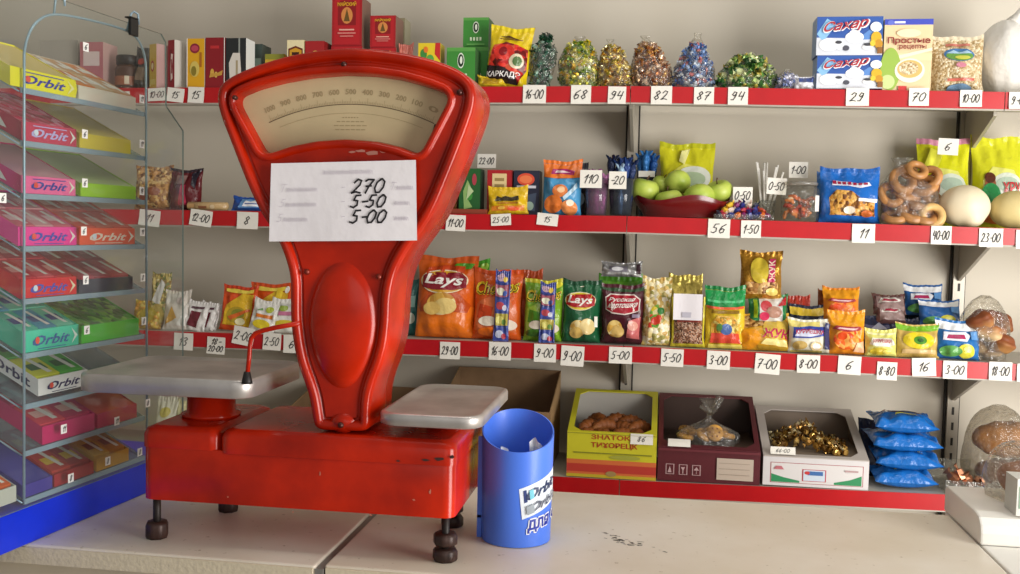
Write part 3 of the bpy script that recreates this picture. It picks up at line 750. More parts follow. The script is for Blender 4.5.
# wire rack
BLUEW = M('9fb9c8', .3, .3)
TILT = math.tan(math.radians(27))
lev_px = [87, 140, 193, 246, 299, 354, 405, 452, 500]
z_first, z_last = atP(24, 87)[1], atP(24, 500)[1]
LEV = [atP(24, y)[1] for y in lev_px]
TL, TR = atP(24, 250)[0], atP(146, 250)[0]
rk_o = P3((TL+TR)/2, 0, PZ); Lc = local(rk_o)
rk = empty('wire_rack', rk_o, 'pale blue wire rack of sloping gum shelves hooked over the glass screen', 'rack')
mb = MB()
top = [atP(24, 500), atP(23, 62), atP(26, 40), atP(34, 23), atP(50, 13), atP(80, 17.5), atP(125, 29), atP(138, 38), atP(145, 55), atP(146.5, 75), atP(147, 455)]
for _ in range(2):
    top = top[:1]+[q for a, c in zip(top[1:-1], top[2:-1]) for q in ((a[0]*.75+c[0]*.25, a[1]*.75+c[1]*.25), (a[0]*.25+c[0]*.75, a[1]*.25+c[1]*.75))]+top[-1:]
mb.tube([Lc(t, 0, z) for t, z in top], .0019, BLUEW, 8); mb.build('frame', rk)
for k, (a, c) in enumerate((((54, 14), (56, -6)), ((127, 30), (131, 14)))):
    h = MB(); q0, q1 = atP(*a), atP(*c)
    h.tube([Lc(q0[0], 0, q0[1]), Lc(q1[0], 0, q1[1]), Lc(q1[0]+.002, -.004, q1[1]+.004), Lc(q1[0]+.004, -.01, q1[1]), Lc(q1[0]+.005, -.0105, q1[1]-.016)], .0018, BLUEW, 8); h.build('hook', rk)
TRAY = clear('tray_plastic', 'c4d6dc', .5, .2, .18)
for k, z in enumerate(LEV):
    s = MB(); zz = z-.0
    pbox(s, Lc, TL, TR, .0022, .0045, zz-.008, zz-.0005, M('8fa4b2', .4))
    pbox(s, Lc, TL, TR, .005, .125, zz-.0030, zz-.0012, TRAY, TILT)
    for q in range(5):
        t = TL+(TR-TL)*q/4
        s.tube([Lc(t, .006, zz-.006), Lc(t, .125, zz-.006+.119*TILT)], .0013, BLUEW, 5)
    s.build('shelf_tray', rk)
q = atP(131, 27, -.006); mb2 = MB(); Lk = local(P3(q[0], 0, q[1]))
pbox(mb2, Lk, q[0]-.010, q[0]+.010, -.013, -.0079, q[1]-.014, q[1]+.012, '141416'); pbox(mb2, Lk, q[0]-.010, q[0]+.010, -.013, -.001, q[1]+.0125, q[1]+.015, '141416')
tag(bevel(mb2.build('clip', loc=P3(q[0], 0, q[1])), .001), 'black clip over the top edge of the glass screen', 'clip')
# gum cartons
def gum(level, x0, x1, h, col, word, wcol, label, side=None, top=None, packs=None, name='gum_box', depth=.105, arrow=None, dx=0, n0=.006, zoff=0, wslant=.2, tip=False):
    z = LEV[level]+zoff; t0 = atP(x0, lev_px[level]-5)[0]; t1 = atP(x1, lev_px[level]-5)[0]
    o = P3((t0+t1)/2, n0, z+.0004); Lc = local(o); W = (t1-t0)/2; tm = (t0+t1)/2
    root = empty(name, o, label, 'gum box' if name == 'gum_box' else 'sweets box', 'sweets boxes on the wire rack')
    mb = MB(); sd = side or col; tk = .0012
    def panel(ta, tb, na, nb, za, zb, mat): pbox(mb, Lc, ta, tb, na, nb, za, zb, mat, TILT)
    fr = [(t0, 0), (t1, 0), (t1+(.004 if tip else 0), h*.5), (t1, h), (t0, h)]
    vs = [Lc(t, n0, z+a) for t, a in fr]+[Lc(t, n0+tk, z+a+tk*TILT) for t, a in fr]; q = 5
    mb.add(vs, [(0, 1, 2, 3, 4), (9, 8, 7, 6, 5)]+[(i, (i+1) % q, q+(i+1) % q, q+i) for i in range(q)], col)
    fl = .0015
    for ta, tb in ((t0, t0+tk), (t1-tk, t1)):
        pbox(mb, Lc, ta, tb, n0+tk, n0+depth, z, z+h, sd, TILT)
    pbox(mb, Lc, t0, t1, n0+depth-tk, n0+depth, z+(depth-tk)*TILT, z+(depth-tk)*TILT+h, sd)
    pbox(mb, Lc, t0+tk, t1-tk, n0+tk, n0+depth-tk, z+.0002, z+.0012, sd, TILT)
    S = lambda u, v, off: Lc(tm+u*W, n0-off, z+v*h)
    if word: printing(mb, S, [('t', word, 0.0, .48, .66, .24, wcol, dict(slant=.12)), ('e', -.5, .5, .075, .17, 'e8503c' if wcol[0] in '23' else 'd8e4f0'), ('r', -.62, .82, .6, .87, wcol) if not packs else ('r', -.5, .08, .5, .12, wcol)], .0004, .0005)
    if arrow: printing(mb, S, [('p', [(.72, .1), (.95, .5), (.72, .9), (.84, .5)], arrow)], .0004, .0007)
    # leaf motif on the side that faces the viewer
    S2 = lambda u, v, off: Lc(t0-off, n0+.02+.06*(u+1)/2, z+(.02+.03*(u+1))*TILT+v*h)
    if word and not packs: printing(mb, S2, [('p', [(-.9, .2), (-.3, .9), (.0, .8), (-.5, .15)], 'e8e8e4'), ('p', [(.1, .2), (.6, .85), (.8, .6), (.4, .15)], wcol)], .0004, .0005)
    if word and level == 6:
        printing(mb, lambda u, v, off: Lc(t0-off, n0+.045-.04*u, z+(.045-.04*u)*TILT+v*h), [('t', 'Orbit', 0, .5, .8, .3, wcol)], .0004, .0005)
    mb.build('carton', root)
    if top:
        mb = MB(); pbox(mb, Lc, t0+tk+.0003, t1-tk-.0003, n0+tk+.001, n0+depth-tk-.001, z+h*.62, z+h*.97, top, TILT); mb.build('cover', root)
    if packs:
        rs = random.Random(level*7+int(x0)); r = len(packs[0]); nc = packs[1]
        for i in range(2):
            for j in range(nc):
                a0 = t0+tk+.001+(t1-t0-2*tk-.002)*j/nc; a1 = t0+tk+.001+(t1-t0-2*tk-.002)*(j+1)/nc-.0012
                m0 = n0+.006+i*.048; k = packs[0][(i+j) % r]; zz = z+.0016
                po = P3((a0+a1)/2, m0, zz+(m0-n0)*TILT); Lp = local(po); p = MB()
                pbox(p, Lp, a0, a1, m0, m0+.044, zz+(m0-n0)*TILT, zz+(m0-n0)*TILT+h*.8+.003, k, TILT)
                e = (a1-a0)
                printing(p, lambda u, v, off: Lp(a0+e*(u+1)/2, m0+.044*v, zz+(m0-n0+.044*v)*TILT+h*.8+.003+off), [('r', -.7, .30, .7, .62, packs[2]), ('p', [(.2, .1), (.6, .1), (.3, .9), (-.1, .9)], 'f0ece4')], .0003, .0003)
                tag(p.build('gum_pack', loc=po), packs[3], 'gum pack', packs[3])
    return root
gum(0, 14, 79, .026, 'eee41c', 'Orbit', '2a2f9c', 'yellow gum box with blue lettering on the topmost rack level', top='d8c070', arrow='f4f0a0', tip=True)
gum(0, 82, 139, .020, 'e6dccb', None, None, 'cream open carton on the topmost rack level, right of the yellow gum box', side='d9cbb4', packs=(['d98030', 'd2b48c', 'c89a6a'], 3, 'e8e0d4', 'small tan and orange pack inside the cream carton on the rack'))
gum(1, 25, 80, .026, 'c42a50', 'Orbit', 'b9aee0', 'crimson gum box with lilac lettering on the second rack level', top='gumpack', arrow='e8e4e0', side='b82048')
gum(1, 83, 134, .022, 'e2cc38', None, None, 'plain yellow sweets box on the second rack level from the top', top='d9c25a')
gum(2, 25, 79, .024, 'f06aa0', 'Orbit', '2f3a9a', 'bright pink gum box with dark blue lettering on the third rack level', top='d8a0a8', arrow='e8e8d8', side='d83a78')
gum(2, 84, 139, .020, 'a2d82a', None, None, 'lime green gum box on the third rack level', top='b9c890')
gum(3, 22, 80, .026, 'f0389c', 'Orbit', '3a46b0', 'hot pink gum box with blue lettering on the fourth rack level', packs=(['d86878', 'e0a0a4'], 3, 'f0c8cc', 'pink gum pack inside the hot pink gum box'), arrow='f4e8e4')
gum(3, 83, 138, .025, 'ee5428', 'Orbit', 'f2e0d0', 'orange-red gum box with pale lettering on the fourth rack level', packs=(['d8503c', 'c8604c'], 3, 'e8b0a0', 'orange gum pack inside the orange-red gum box'), arrow='f4ece0')
gum(4, 24, 80, .026, 'd81c2c', 'Orbit', '4a50b4', 'red gum box with blue lettering on the fifth rack level', packs=(['c8303c', 'd85058', 'c02030'], 3, 'e89a94', 'red gum pack with cream band inside the red gum box'), arrow='f0e4c0')
gum(4, 83, 136, .020, '26283c', None, None, 'dark navy sweets box on the fifth rack level', packs=(['b83040', 'a02838'], 3, 'c87078', 'dark red pack inside the navy sweets box'))
gum(5, 26, 82, .030, '38c8a4', 'Orbit', '2a5a9c', 'mint green gum box with blue lettering on the sixth rack level', packs=(['48b89c', '3c94b0', '6cc8a8'], 3, '243c80', 'mint and blue gum pack inside the mint gum box'), arrow='e0f0e8')
gum(5, 85, 142, .026, '4cc62c', None, None, 'bright green gum box on the sixth rack level', top='green')
gum(6, 42, 91, .024, 'eeecec', 'Orbit', '2a2458', 'white gum box with dark lettering on the seventh rack level beside the big platform', packs=(['d8d83c', '58b848', '6cb4d8'], 2, '3c6c3c', 'bright gum pack inside the white gum box'), zoff=.006)
gum(7, 46, 98, .026, 'cc2468', None, None, 'magenta sweets box on the eighth rack level at left', packs=(['e04858', 'c83060'], 2, 'f0b8b0', 'red sweet pack inside the left magenta box'))
gum(7, 101, 140, .022, 'c82858', None, None, 'magenta and red sweets box on the eighth rack level, behind the left magenta box', top='d84c38')
gum(8, 27, 56, .018, '4a3c9c', None, None, 'purple box of yellow-marked sweets on the bottom rack level', top='5a54ac', name='sweets_box')
gum(8, 58, 97, .018, 'b02430', None, None, 'dark red sweets box on the bottom rack level', packs=(['c83c34', 'b02838'], 2, 'e8c030', 'red bar with yellow mark inside the dark red sweets box'), name='sweets_box')
gum(8, 100, 132, .020, 'c89018', None, None, 'mustard yellow sweets box on the bottom rack level', packs=(['d8a020', 'c07818'], 2, '7a3a18', 'yellow bar inside the mustard sweets box'), name='sweets_box')
gum(8, -34, 20, .022, 'c8c8bc', None, None, 'white tray of bright sweets at the left end of the bottom rack level', packs=(['c83028', '2c8a3c', 'd86020'], 3, 'f0d028', 'red or green sweet bar with yellow mark in the white tray'), name='sweets_box')
# small price stickers on the rack front
STK = M('f2f2ee', .5)
mid = [(86, 47, '6'), (86, 74, None), (85, 134, '6'), (85, 183, '6'), (3, 198, '6'), (84, 231, '6'), (86, 280, '6'), (87, 330, '6'), (64, 429, '11'), (117, 421, '11'), (71, 478, '8'), (108, 461, '8')]
rgt = [(142, 99, '11'), (142, 144, '11'), (142, 191, '14'), (142.5, 232, '11'), (143, 277.5, '8'), (144, 321, '8'), (148, 403, '8'), (140, 452, '8')]
wh = ['the yellow gum box', '', 'the crimson gum box', 'the bright pink gum box', 'the left rod', 'the hot pink gum box', 'the red gum box', 'the mint gum box', 'the left magenta box', 'the rear magenta box', 'the dark red sweets box', 'the mustard sweets box']
for i, (px, py, s) in enumerate(mid+rgt):
    if not s: continue
    t, z = atP(px, py, -.009); o = P3(t, -.009, z); Lk = local(o); mb = MB(); e = .0065
    pbox(mb, Lk, t-e*.95, t+e*.95, -.009, -.0085, z-e, z+e, STK)
    t2 = MB(); strokes(t2, s, -e*.6, -e*.6, e*1.2, e*1.2, 0, PEN, .0011)
    mb.add([Lk(t+v.x, -.0094, z+v.z) for v in t2.v], t2.f, PEN)
    if i < len(mid): lb = f'white sticker reading {s} on the glass at {wh[i]}'
    else: lb = f'white price sticker reading {s} on the right frame rod, {["topmost","second","third","fourth","fifth","sixth","seventh","lowest"][i-len(mid)]} down'
    tag(mb.build('price_sticker', loc=o), lb, 'price sticker', 'price stickers on the rack')
# ------------------------------------------------------------------ price tags
TAGM = M('eeeae0', .6, bump=.1, bscale=40)
def ptag(x0, x1, y0, y1, text, label, Y=None, roll=0, lines=None, group='handwritten price tags', pen=None, lean=-3):
    Y = YS-.0045 if Y is None else Y
    a = atY(x0, (y0+y1)/2, Y); c = atY(x1, (y0+y1)/2, Y); wd = c.x-a.x
    p = atY((x0+x1)/2, y0, Y); q = atY((x0+x1)/2, y1, Y); h = p.z-q.z
    o = (p+q)/2; mb = MB(); n = 4
    cv = lambda z: -.0016*(z/h*2)**2
    mb.grid(lambda u, v: ((u-.5)*wd, cv((v-.5)*h)+.0004, (v-.5)*h), 2, n, TAGM, True)
    mb.grid(lambda u, v: ((.5-u)*wd, cv((v-.5)*h)+.0008, (v-.5)*h), 2, n, TAGM, True)
    for k, tx in enumerate([text] if not lines else lines):
        if not tx: continue
        hh = .48 if not lines else .34; zc = -.24 if not lines else .06-k*.42
        strokes(mb, tx, -wd*.42, h*zc, wd*.84, h*hh, -.0009, pen or PEN, min(.0019, h*.045))
    return tag(mb.build('price_tag', loc=o, rot=(math.radians(lean), math.radians(roll), 0)), label, 'price tag', group)
TG = [ # row A
 (108, 130, 92, 105, '11', 'top', 'pale tag behind the glass under the dark jar', -4), (148, 166, 88, 101, '10-00', 'top', 'tag under the yellow and pink carton', -3), (167, 184, 88, 102, '15', 'top', 'tag under the red and white carton', 6),
 (188, 204, 87, 103, '15', 'top', 'tag under the yellow carton with oval mark', 2), (523, 546, 85, 103.5, '16-00', 'top', 'tag under the slim clear bag of green sweets', 0),
 (571, 591, 85, 104, '68', 'top', 'tag under the yellow-green candy bag', 0), (608, 626, 86.5, 104, '94', 'top', 'tag at the board joint under the gold candy bag', 1), (651, 672, 86, 104.5, '82', 'top', 'tag under the copper candy bag', 0),
 (694, 714, 87, 104.5, '87', 'top', 'tag under the blue candy bag', 0), (728, 748, 87, 105, '94', 'top', 'tag under the lying green candy bag', 0), (846, 869, 88, 106, '29', 'top', 'tag under the two sugar boxes', 0),
 (909, 929, 88, 106, '70', 'top', 'tag under the tall cereal box', 0), (960, 982, 90, 107, '10-00', 'top', 'tag under the clear bag of oats', 0), (1009, 1031, 92, 109, '9-00', 'top', 'tag at the right frame edge under the large white bag', 0),
 # row B
 (139, 160, 210, 226, '11', 'second', 'tag behind the glass under the brown cookie bag', 6), (190, 212, 210, 226, '12-00', 'second', 'tag under the flat cookie roll', 7), (237, 258, 212, 229, '8', 'second', 'tag under the blue wafer pack', 1),
 (446, 465.5, 215, 231, '11-00', 'second', 'tag just right of the scale head', 2), (491, 511, 214, 225.5, '25-00', 'second', 'tag under the small yellow sachet', -4), (537, 558, 213.5, 225.5, '15', 'second', 'tag under the orange and blue bag', 5),
 (708, 730, 219, 238, '56', 'second', 'tag right of the apple bowl', 1), (741, 761, 220.5, 238, '1-50', 'second', 'tag under the loose candies', 0), (852, 875, 224, 243, '11', 'second', 'tag under the blue nut bag', 0),
 (931, 951.5, 226, 244.5, '40-00', 'second', 'tag under the bag of bread rings', 0), (979, 1003, 228.5, 247, '23-00', 'second', 'tag right of the tip of the big cream melon', 0), (1016, 1036, 230, 249, '9', 'second', 'tag cut off by the right frame edge', 0),
 # row C
 (174, 193, 333, 350, '13', 'third', 'tag under the white sachets behind the glass', 1), (207, 225, 337, 354, None, 'third', 'tag with two lines left of the orange soup sachets', 2), (233, 254, 327, 345, '2-00', 'third', 'tag leaning under the orange soup sachets', 9),
 (263, 281, 333, 350, '2-50', 'third', 'tag under the white soup sachet', 2), (283.5, 301, 335, 353, '6', 'third', 'tag half hidden by the left side of the scale', 0),
 (440, 460, 342, 359, '29-00', 'third', 'tag under the big orange chips bag', 0), (489, 511, 342, 360, '16-00', 'third', 'tag under the orange corn snack bag', 0), (534, 556, 344, 362, '9-00', 'third', 'tag under the green corn snack bag', 0),
 (561, 584, 346, 366, '9-00', 'third', 'tag under the green chips bag', 2), (609, 632, 347, 363.5, '5-00', 'third', 'tag under the maroon potato chips bag', 0), (661, 683.5, 349, 366.5, '5-50', 'third', 'tag under the buckwheat pack', 1),
 (707, 730, 351, 369.5, '3-00', 'third', 'tag under the yellow noodle sachet with green top', 1), (755, 780, 354, 374, '7-00', 'third', 'tag under the lying golden snack bag', 3), (797, 820, 355, 373, '8-00', 'third', 'tag under the white and blue rusk bag', 0),
 (838, 861, 356, 374.5, '6', 'third', 'tag under the lower orange snack bag', 2), (877, 897, 362, 380, '8-80', 'third', 'tag under the pale yellow rusk bag', 1), (912, 936, 358, 376, '16', 'third', 'tag under the green and yellow snack pack', -3),
 (943, 967, 361, 379, '3-00', 'third', 'tag under the front blue and white snack bag', 0), (989, 1012, 362, 380.5, '18-00', 'third', 'tag under the bag of buns', 0), (1017, 1040, 364, 382, '9', 'third', 'tag cut off by the right frame edge', 0)]
for x0, x1, y0, y1, s, row, wh_, rl in TG:
    if s: ptag(x0, x1, y0, y1, s, f'white {wh_}, {row} shelf, reading {s}', roll=rl)
    else: ptag(x0, x1, y0, y1, '', f'white {wh_}, {row} shelf', roll=rl, lines=['18-', '20-00'])
# ------------------------------------------------------------------ top shelf goods
R, Y_, W_ = 'b01c24', 'e2b41c', 'f0ede6'
carton('food_carton', 'greyish carton behind the glass at the far left of the top shelf', 'carton', 'A', 40, 78, 40, .05, .07, 'a8a094', 'b8b0a4', decals=[('r', -.6, .2, .6, .45, 'c8c0b0')])
carton('food_carton', 'dull pink carton behind the glass, left of the dark jar', 'carton', 'A', 80, 103, 42, .03, .07, 'b86a70', 'c9a09a', decals=[('r', -.7, .5, .7, .8, 'e0c8c4'), ('r', -.5, .15, .5, .3, '8a3040')])
def jar(name, label, cat, shelf, x0, x1, ytop, d, body, lid, lidh=.28, decals=None, fill=None, glass=False):
    Y = YS+d; X, wd, z0, h = span(x0, x1, ytop, Y, shelf); r = wd/2
    e = empty(name, (X, Y+r, z0), label, cat)
    mb = MB(); hb = h*(1-lidh)
    mb.lathe([(0, .0), (r*.9, 0), (r, .004), (r, hb*.85), (r*.82, hb), (0, hb)], CLEAR if glass else body, n=24)
    if decals: printing(mb, lambda u, v, off: ((r+off)*math.sin(u*1.2), -(r+off)*math.cos(u*1.2), .004+v*hb*.8), decals)
    mb.build('jar_body', e)
    mb = MB(); mb.lathe([(r*.8, hb+.0005), (r*.9, hb+.001), (r*.92, h-.003), (r*.85, h), (0, h)], lid, n=24); mb.build('lid', e)
    return e
jar('coffee_jar', 'dark lidded jar with brown contents behind the glass on the top shelf', 'jar', 'A', 110, 133, 54, .03, '4a2c1c', '201c1a', decals=[('r', -.8, .15, .8, .6, '9a5a3c'), ('r', .2, .2, .5, .6, 'd8c8b0')])
bag('coffee_bag', 'dark patterned coffee bag behind the right rod of the rack', 'bag', 'A', 131, 147, 46, .03, 'f:3a3430', [('r', -.6, .2, .6, .5, '7a6450'), ('e', 0, .65, .5, .08, 'b04030')], puff=.018)
carton('tea_carton', 'yellow carton with pink side next to the glass edge on the top shelf', 'carton', 'A', 147.5, 158.5, 44, .01, .065, 'd8b02a', 'c99c98', decals=[('e', -.1, .5, .45, .13, 'b8402c'), ('e', -.1, .5, .3, .08, 'f0d8a0'), ('r', -.8, .08, .8, .2, 'e0c860')], yaw=-28)
carton('tea_carton', 'narrow red carton with pale side between two yellow cartons', 'carton', 'A', 166.5, 176, 40, .01, .06, '9c2430', 'cfc9bf', decals=[('r', -.5, .12, .2, .8, '7c1420'), ('p', [(-.1, .15), (.5, .2), (.3, .45), (.6, .7), (.0, .72), (-.2, .45)], 'f0dcd4'), ('r', .0, .3, .3, .6, '9c2430')], yaw=-25)
carton('tea_carton', 'yellow carton with red oval mark and white edge on the top shelf', 'carton', 'A', 187, 204.5, 38.5, .008, .06, 'e0a81c', W_, decals=[('e', -.1, .8, .55, .1, '8a1c34'), ('e', -.1, .8, .42, .06, 'c04858'), ('r', .45, .42, .7, .72, 'b06a18'), ('e', -.1, .38, .55, .16, 'd8c060'), ('e', -.2, .34, .3, .1, '8a7a28'), ('r', -1, 0, -.9, 1, W_)])
carton('tea_carton', 'deep red carton with golden drawing left of the scale head', 'carton', 'A', 205.5, 225, 37.5, .008, .06, '8c1620', '7c1018', decals=[('r', -.5, .78, .4, .84, 'c02c30'), ('e', -.3, .3, .2, .08, 'd8a848'), ('e', .1, .26, .16, .06, 'e0b860'), ('p', [(-.6, .2), (.7, .25), (.8, .35), (.3, .3), (-.5, .28)], 'c89840'), ('r', .92, 0, 1, 1, W_)])
carton('tea_carton', 'black carton with white drawing and white side, left of the scale', 'carton', 'A', 226, 246, 38, .008, .055, '24282a', 'e4e6e2', decals=[('r', .25, 0, .4, 1, '9aa09a'), ('p', [(-.6, .1), (-.7, .5), (-.3, .7), (.4, .7), (.6, .1)], 'dcd6cc'), ('r', .0, .1, .2, .55, 'a89878')])
carton('tea_carton', 'dark green carton just left of the scale head', 'carton', 'A', 250, 262, 44, .075, .06, '3c4a44', '4c5852', decals=[('r', -.8, .5, .8, .7, '7a8c80')])
carton('food_carton', 'low yellow carton mostly hidden behind the scale head', 'carton', 'A', 265, 284, 54, .05, .06, 'c8a030', decals=[('r', -1, .85, 1, 1, '8a8a30')])
carton('tea_carton', 'cream carton with gold and brown badge behind the scale head', 'carton', 'A', 287, 304, 40, .03, .06, 'efe2b4', 'd8c890', decals=[('p', [(-.85, .62), (-.85, .82), (0, .88), (.85, .82), (.85, .62), (0, .56)], '6c2818'), ('p', [(-.7, .65), (-.7, .79), (0, .84), (.7, .79), (.7, .65), (0, .6)], 'd09a28'), ('r', -.42, .69, .42, .75, '3c1810')])
carton('tea_carton', 'small red carton right of the cream carton behind the scale head', 'carton', 'A', 305, 324, 41, .03, .06, 'a82024', '8c181c', decals=[('r', -.7, .6, .7, .7, 'c84840'), ('e', .1, .72, .4, .08, 'd8a050')])
def tea(x0, x1, yt, yb, lab, d=.05, dep=.075):
    return carton('tea_carton', lab, 'carton', 'A', x0, x1, yt, d, dep, 'a81820', '7c5a4c', ybot=yb, decals=[('r', -.85, .03, .85, .97, 'b81c24'), ('p', [(-.6, .42), (-.6, .86), (-.4, .93), (.4, .93), (.6, .86), (.6, .42)], '8c1218'), ('e', 0, .62, .38, .17, 'd88a48'), ('p', [(-.2, .5), (0, .76), (.2, .5)], '6a5020'), ('t', 'МАЙСКИЙ', 0, .86, .62, .05, 'f0b828'), ('r', -.5, .31, .5, .34, 'e8b0a0'), ('r', -.6, .24, .6, .27, 'd88078'), ('r', -.45, .18, .45, .205, 'd88078')])
tea(331, 362, 46, 85, 'red tea carton standing under the tall red tea carton, behind the scale top')
tea(332, 362, -3, 45.6, 'tall red tea carton with gold lettering topmost of its stack above the scale')
tea(370, 396, 47.5, 85, 'red tea carton under the shorter red tea carton, behind the scale top')
tea(370, 395.5, 15.5, 47.2, 'shorter red tea carton with gold lettering upper of the right stack')
carton('tea_carton', 'pale olive carton edge behind the shorter red tea carton', 'carton', 'A', 398, 404.5, 18, .135, .06, '8c8468', 'a09a80')
bag('sweets_bag', 'small pinkish sweets bag peeking over the scale top right', 'bag', 'A', 396, 411, 43, .03, 'f:d87868', [('r', -.5, .3, .5, .6, 'f0c8b8')], puff=.012)
carton('sweets_carton', 'small yellow and green patterned carton over the scale top right', 'carton', 'A', 418, 440, 43, .02, .05, 'e8cc28', 'd8c040', decals=[('p', [(.5, .75), (1, .6), (1, 1), (.55, 1)], 'c82828'), ('e', -.5, .75, .3, .12, '3c8a3c'), ('e', .1, .62, .35, .12, '58a848'), ('e', -.3, .85, .2, .07, 'e87828'), ('r', -.9, .2, .9, .4, 'f0dc50')])
def gtea(x0, x1, yt, yb, lab, d):
    return carton('tea_carton', lab, 'carton', 'A', x0, x1, yt, d, .07, '3c8a34', '2c5c2c', ybot=yb, decals=[('r', -1, .9, 1, 1, '5aa048'), ('e', 0, .66, .24, .2, 'e8f0e0'), ('e', 0, .66, .2, .165, '143018'), ('e', .02, .67, .09, .1, 'e8f0e0'), ('r', -.45, .2, -.3, .32, 'd8e8c8'), ('r', -.2, .2, -.05, .32, 'd8e8c8'), ('r', .05, .2, .2, .32, 'd8e8c8'), ('r', .3, .2, .45, .32, 'd8e8c8'), ('r', -.7, .05, .7, .1, '6ab058')])
gtea(446.5, 475, 47.5, 86, 'front green tea carton with white oval mark at the right of the scale head', .01)
gtea(463, 488, 47, 86, 'green tea carton hidden below the raised green one, beside the hibiscus bag', .085)
gtea(463, 488.5, 17.5, 46.6, 'green tea carton with white oval mark on top of its stack', .085)
bag('hibiscus_bag', 'yellow and red hibiscus tea bag with white lettering on black', 'bag', 'A', 482, 526, 24.5, .008, 'f:e6c818', [('p', [(-.9, .42), (-.75, .66), (-.2, .74), (.4, .70), (.9, .62), (.95, .3), (.6, .05), (-.9, .1)], 'flowers'), ('e', -.2, .56, .5, .14, 'e03428'), ('e', -.25, .57, .2, .08, '901018'), ('e', .45, .42, .35, .12, 'e8d8b8'), ('e', .5, .42, .22, .08, '5a7a48'), ('p', [(-.95, .05), (-.95, .33), (-.1, .30), (.5, .2), (.6, .05)], '231418'), ('t', 'КАРКАДЭ', -.1, .18, .82, .055, 'f4f0ec', dict(rise=.2)), ('p', [(-.5, .82), (-.1, .85), (.4, .8), (.6, .84), (.3, .79), (-.2, .81)], '5a3a10'), ('r', -.5, .775, .6, .79, '6a3c10')], roll=6, puff=.03, seal='f:e8d020', tilt=4)
bag('sweets_bag', 'low yellow bag lying in front of the hibiscus bag', 'bag', 'A', 476, 506, 76, .004, 'f:d8b820', [('r', -.6, .2, .5, .8, 'b89018')], puff=.012)
# ---- clear bags of wrapped sweets
PAL = {'yg': ['c8c828', '8ca83c', 'e0d870', '5c7c28', 'f0f0d0', 'd8b020'], 'gold': ['d8b848', 'c89028', 'f0e0a0', '8c6820', 'a89830', 'e8d070'], 'copper': ['a8683c', 'c08858', 'e0b890', '784020', 'd0a050', 'f0d8c0'],
 'blue': ['4c6ca8', '7898c8', 'a8bcdc', '34508c', 'd8e0ec', 'c87878', '5878b0'], 'green': ['3c6c34', '5c8c3c', '98b060', 'c8d098', '2c4c28', 'b8a848'], 'dgreen': ['1c4c34', '2c6c48', '143828', '98b8a8', '386c58'], 'mixed': ['c83048', 'e8c038', '38408c', 'e87828', '283038', 'f0d8c8', '8c2c6c'],
 'foilgold': ['b89048', 'd8b870', '8c6428', 'e8d8a8', '6c4c20'], 'lilac': ['8088b8', 'a8a0c8', 'd8d8e4', '6070a0']}
def candy(mb, c, s, mat, rs, shiny=.4):
    q = Matrix.Rotation(rs.uniform(0, 6.3), 3, 'Z') @ Matrix.Rotation(rs.uniform(-1.2, 1.2), 3, 'Y') @ Matrix.Rotation(rs.uniform(0, 3), 3, 'X')
    a, b_, h = s*.62, s*.36, s*.34
    prof = [(-1.9, 1.0, .25), (-1.05, .22, .22), (-.9, .85, .85), (.0, 1.05, 1.05), (.9, .85, .85), (1.05, .22, .22), (1.9, 1.0, .25)]
    vs = []; fs = []; n = 6
    for t, ky, kz in prof:
        for k in range(n): an = 2*math.pi*k/n; vs.append(Vector(c)+q @ Vector((t*a*.62, ky*b_*math.cos(an), kz*h*math.sin(an))))
    for i in range(len(prof)-1):
        for k in range(n): fs.append((i*n+k, i*n+(k+1) % n, (i+1)*n+(k+1) % n, (i+1)*n+k))
    mb.add(vs, fs, mat, False)
def sweetbag(label, x0, x1, ytop, pal, shape, n=170, d=.012, size=.017, shelf='A', lean=0, thick=.75, ybot=None, name='sweets_bag', sheen=.4):
    Y = YS+d; X, wd, z0, h = span(x0, x1, ytop, Y, shelf, ybot); r = wd/2; dy = r*thick
    e = empty(name, (X, Y+dy+.004, z0+.001), label, 'bag of sweets')
    def rad(v): # shape: list of (v, radius)
        for (va, ra), (vb, rb) in zip(shape, shape[1:]):
            if v <= vb: return ra+(rb-ra)*smooth01((v-va)/(vb-va))
        return shape[-1][1]
    rs = random.Random(int(x0)); mb = MB(); mats = [M(c, .25, sheen) for c in PAL[pal]]
    vmax = [v for v, q in shape if q > .3][-1]
    for i in range(int(n*1.7)):
        v = .05+(vmax-.06)*rs.random(); R = rad(v)*.97-size*.28/r
        if R <= .05: continue
        t = rs.uniform(math.pi*.85, math.pi*2.15); k = math.sqrt(rs.uniform(.72, 1.0))
        candy(mb, (lean*v*v*h+R*r*k*math.cos(t), R*dy*k*math.sin(t), max(size*.4, v*h)), size*rs.uniform(.75, 1.05), rs.choice(mats), rs)
    core = MB(); pass
    vs = []
    mb.lathe([(0, size*.4)]+[(max(.001, (rad(v)*.95-size*.7/r)*r), max(size*.4, v*h)) for v in [vmax*q/8 for q in range(9)]]+[(0, vmax*h*.98)], mats[0], (0, 0, 0), 18, 1, thick)
    if lean:
        pass
    o = mb.build('sweets', e); o['kind'] = 'stuff'
    sh = MB(); nu = 28; rows = 14; vs = []; fs = []
    for j in range(rows+1):
        v = j/rows
        for i in range(nu):
            t = 2*math.pi*i/nu; R = rad(v)*r*(1+.05*math.sin(5*t+7*v)*(.4+v)+.03*math.sin(11*t+3*v))
            vs.append((lean*v*v*h+R*math.cos(t), R*thick*math.sin(t), h*v))
    for j in range(rows):
        for i in range(nu): fs.append((j*nu+i, j*nu+(i+1) % nu, (j+1)*nu+(i+1) % nu, (j+1)*nu+i))
    sh.add(vs, fs, CLEARBAG, True); sh.build('clear_bag', e)
    return e
SH = [(0, .82), (.15, 1.0), (.45, 1.0), (.75, .78), (.88, .45), (.93, .16), (1, .3)]
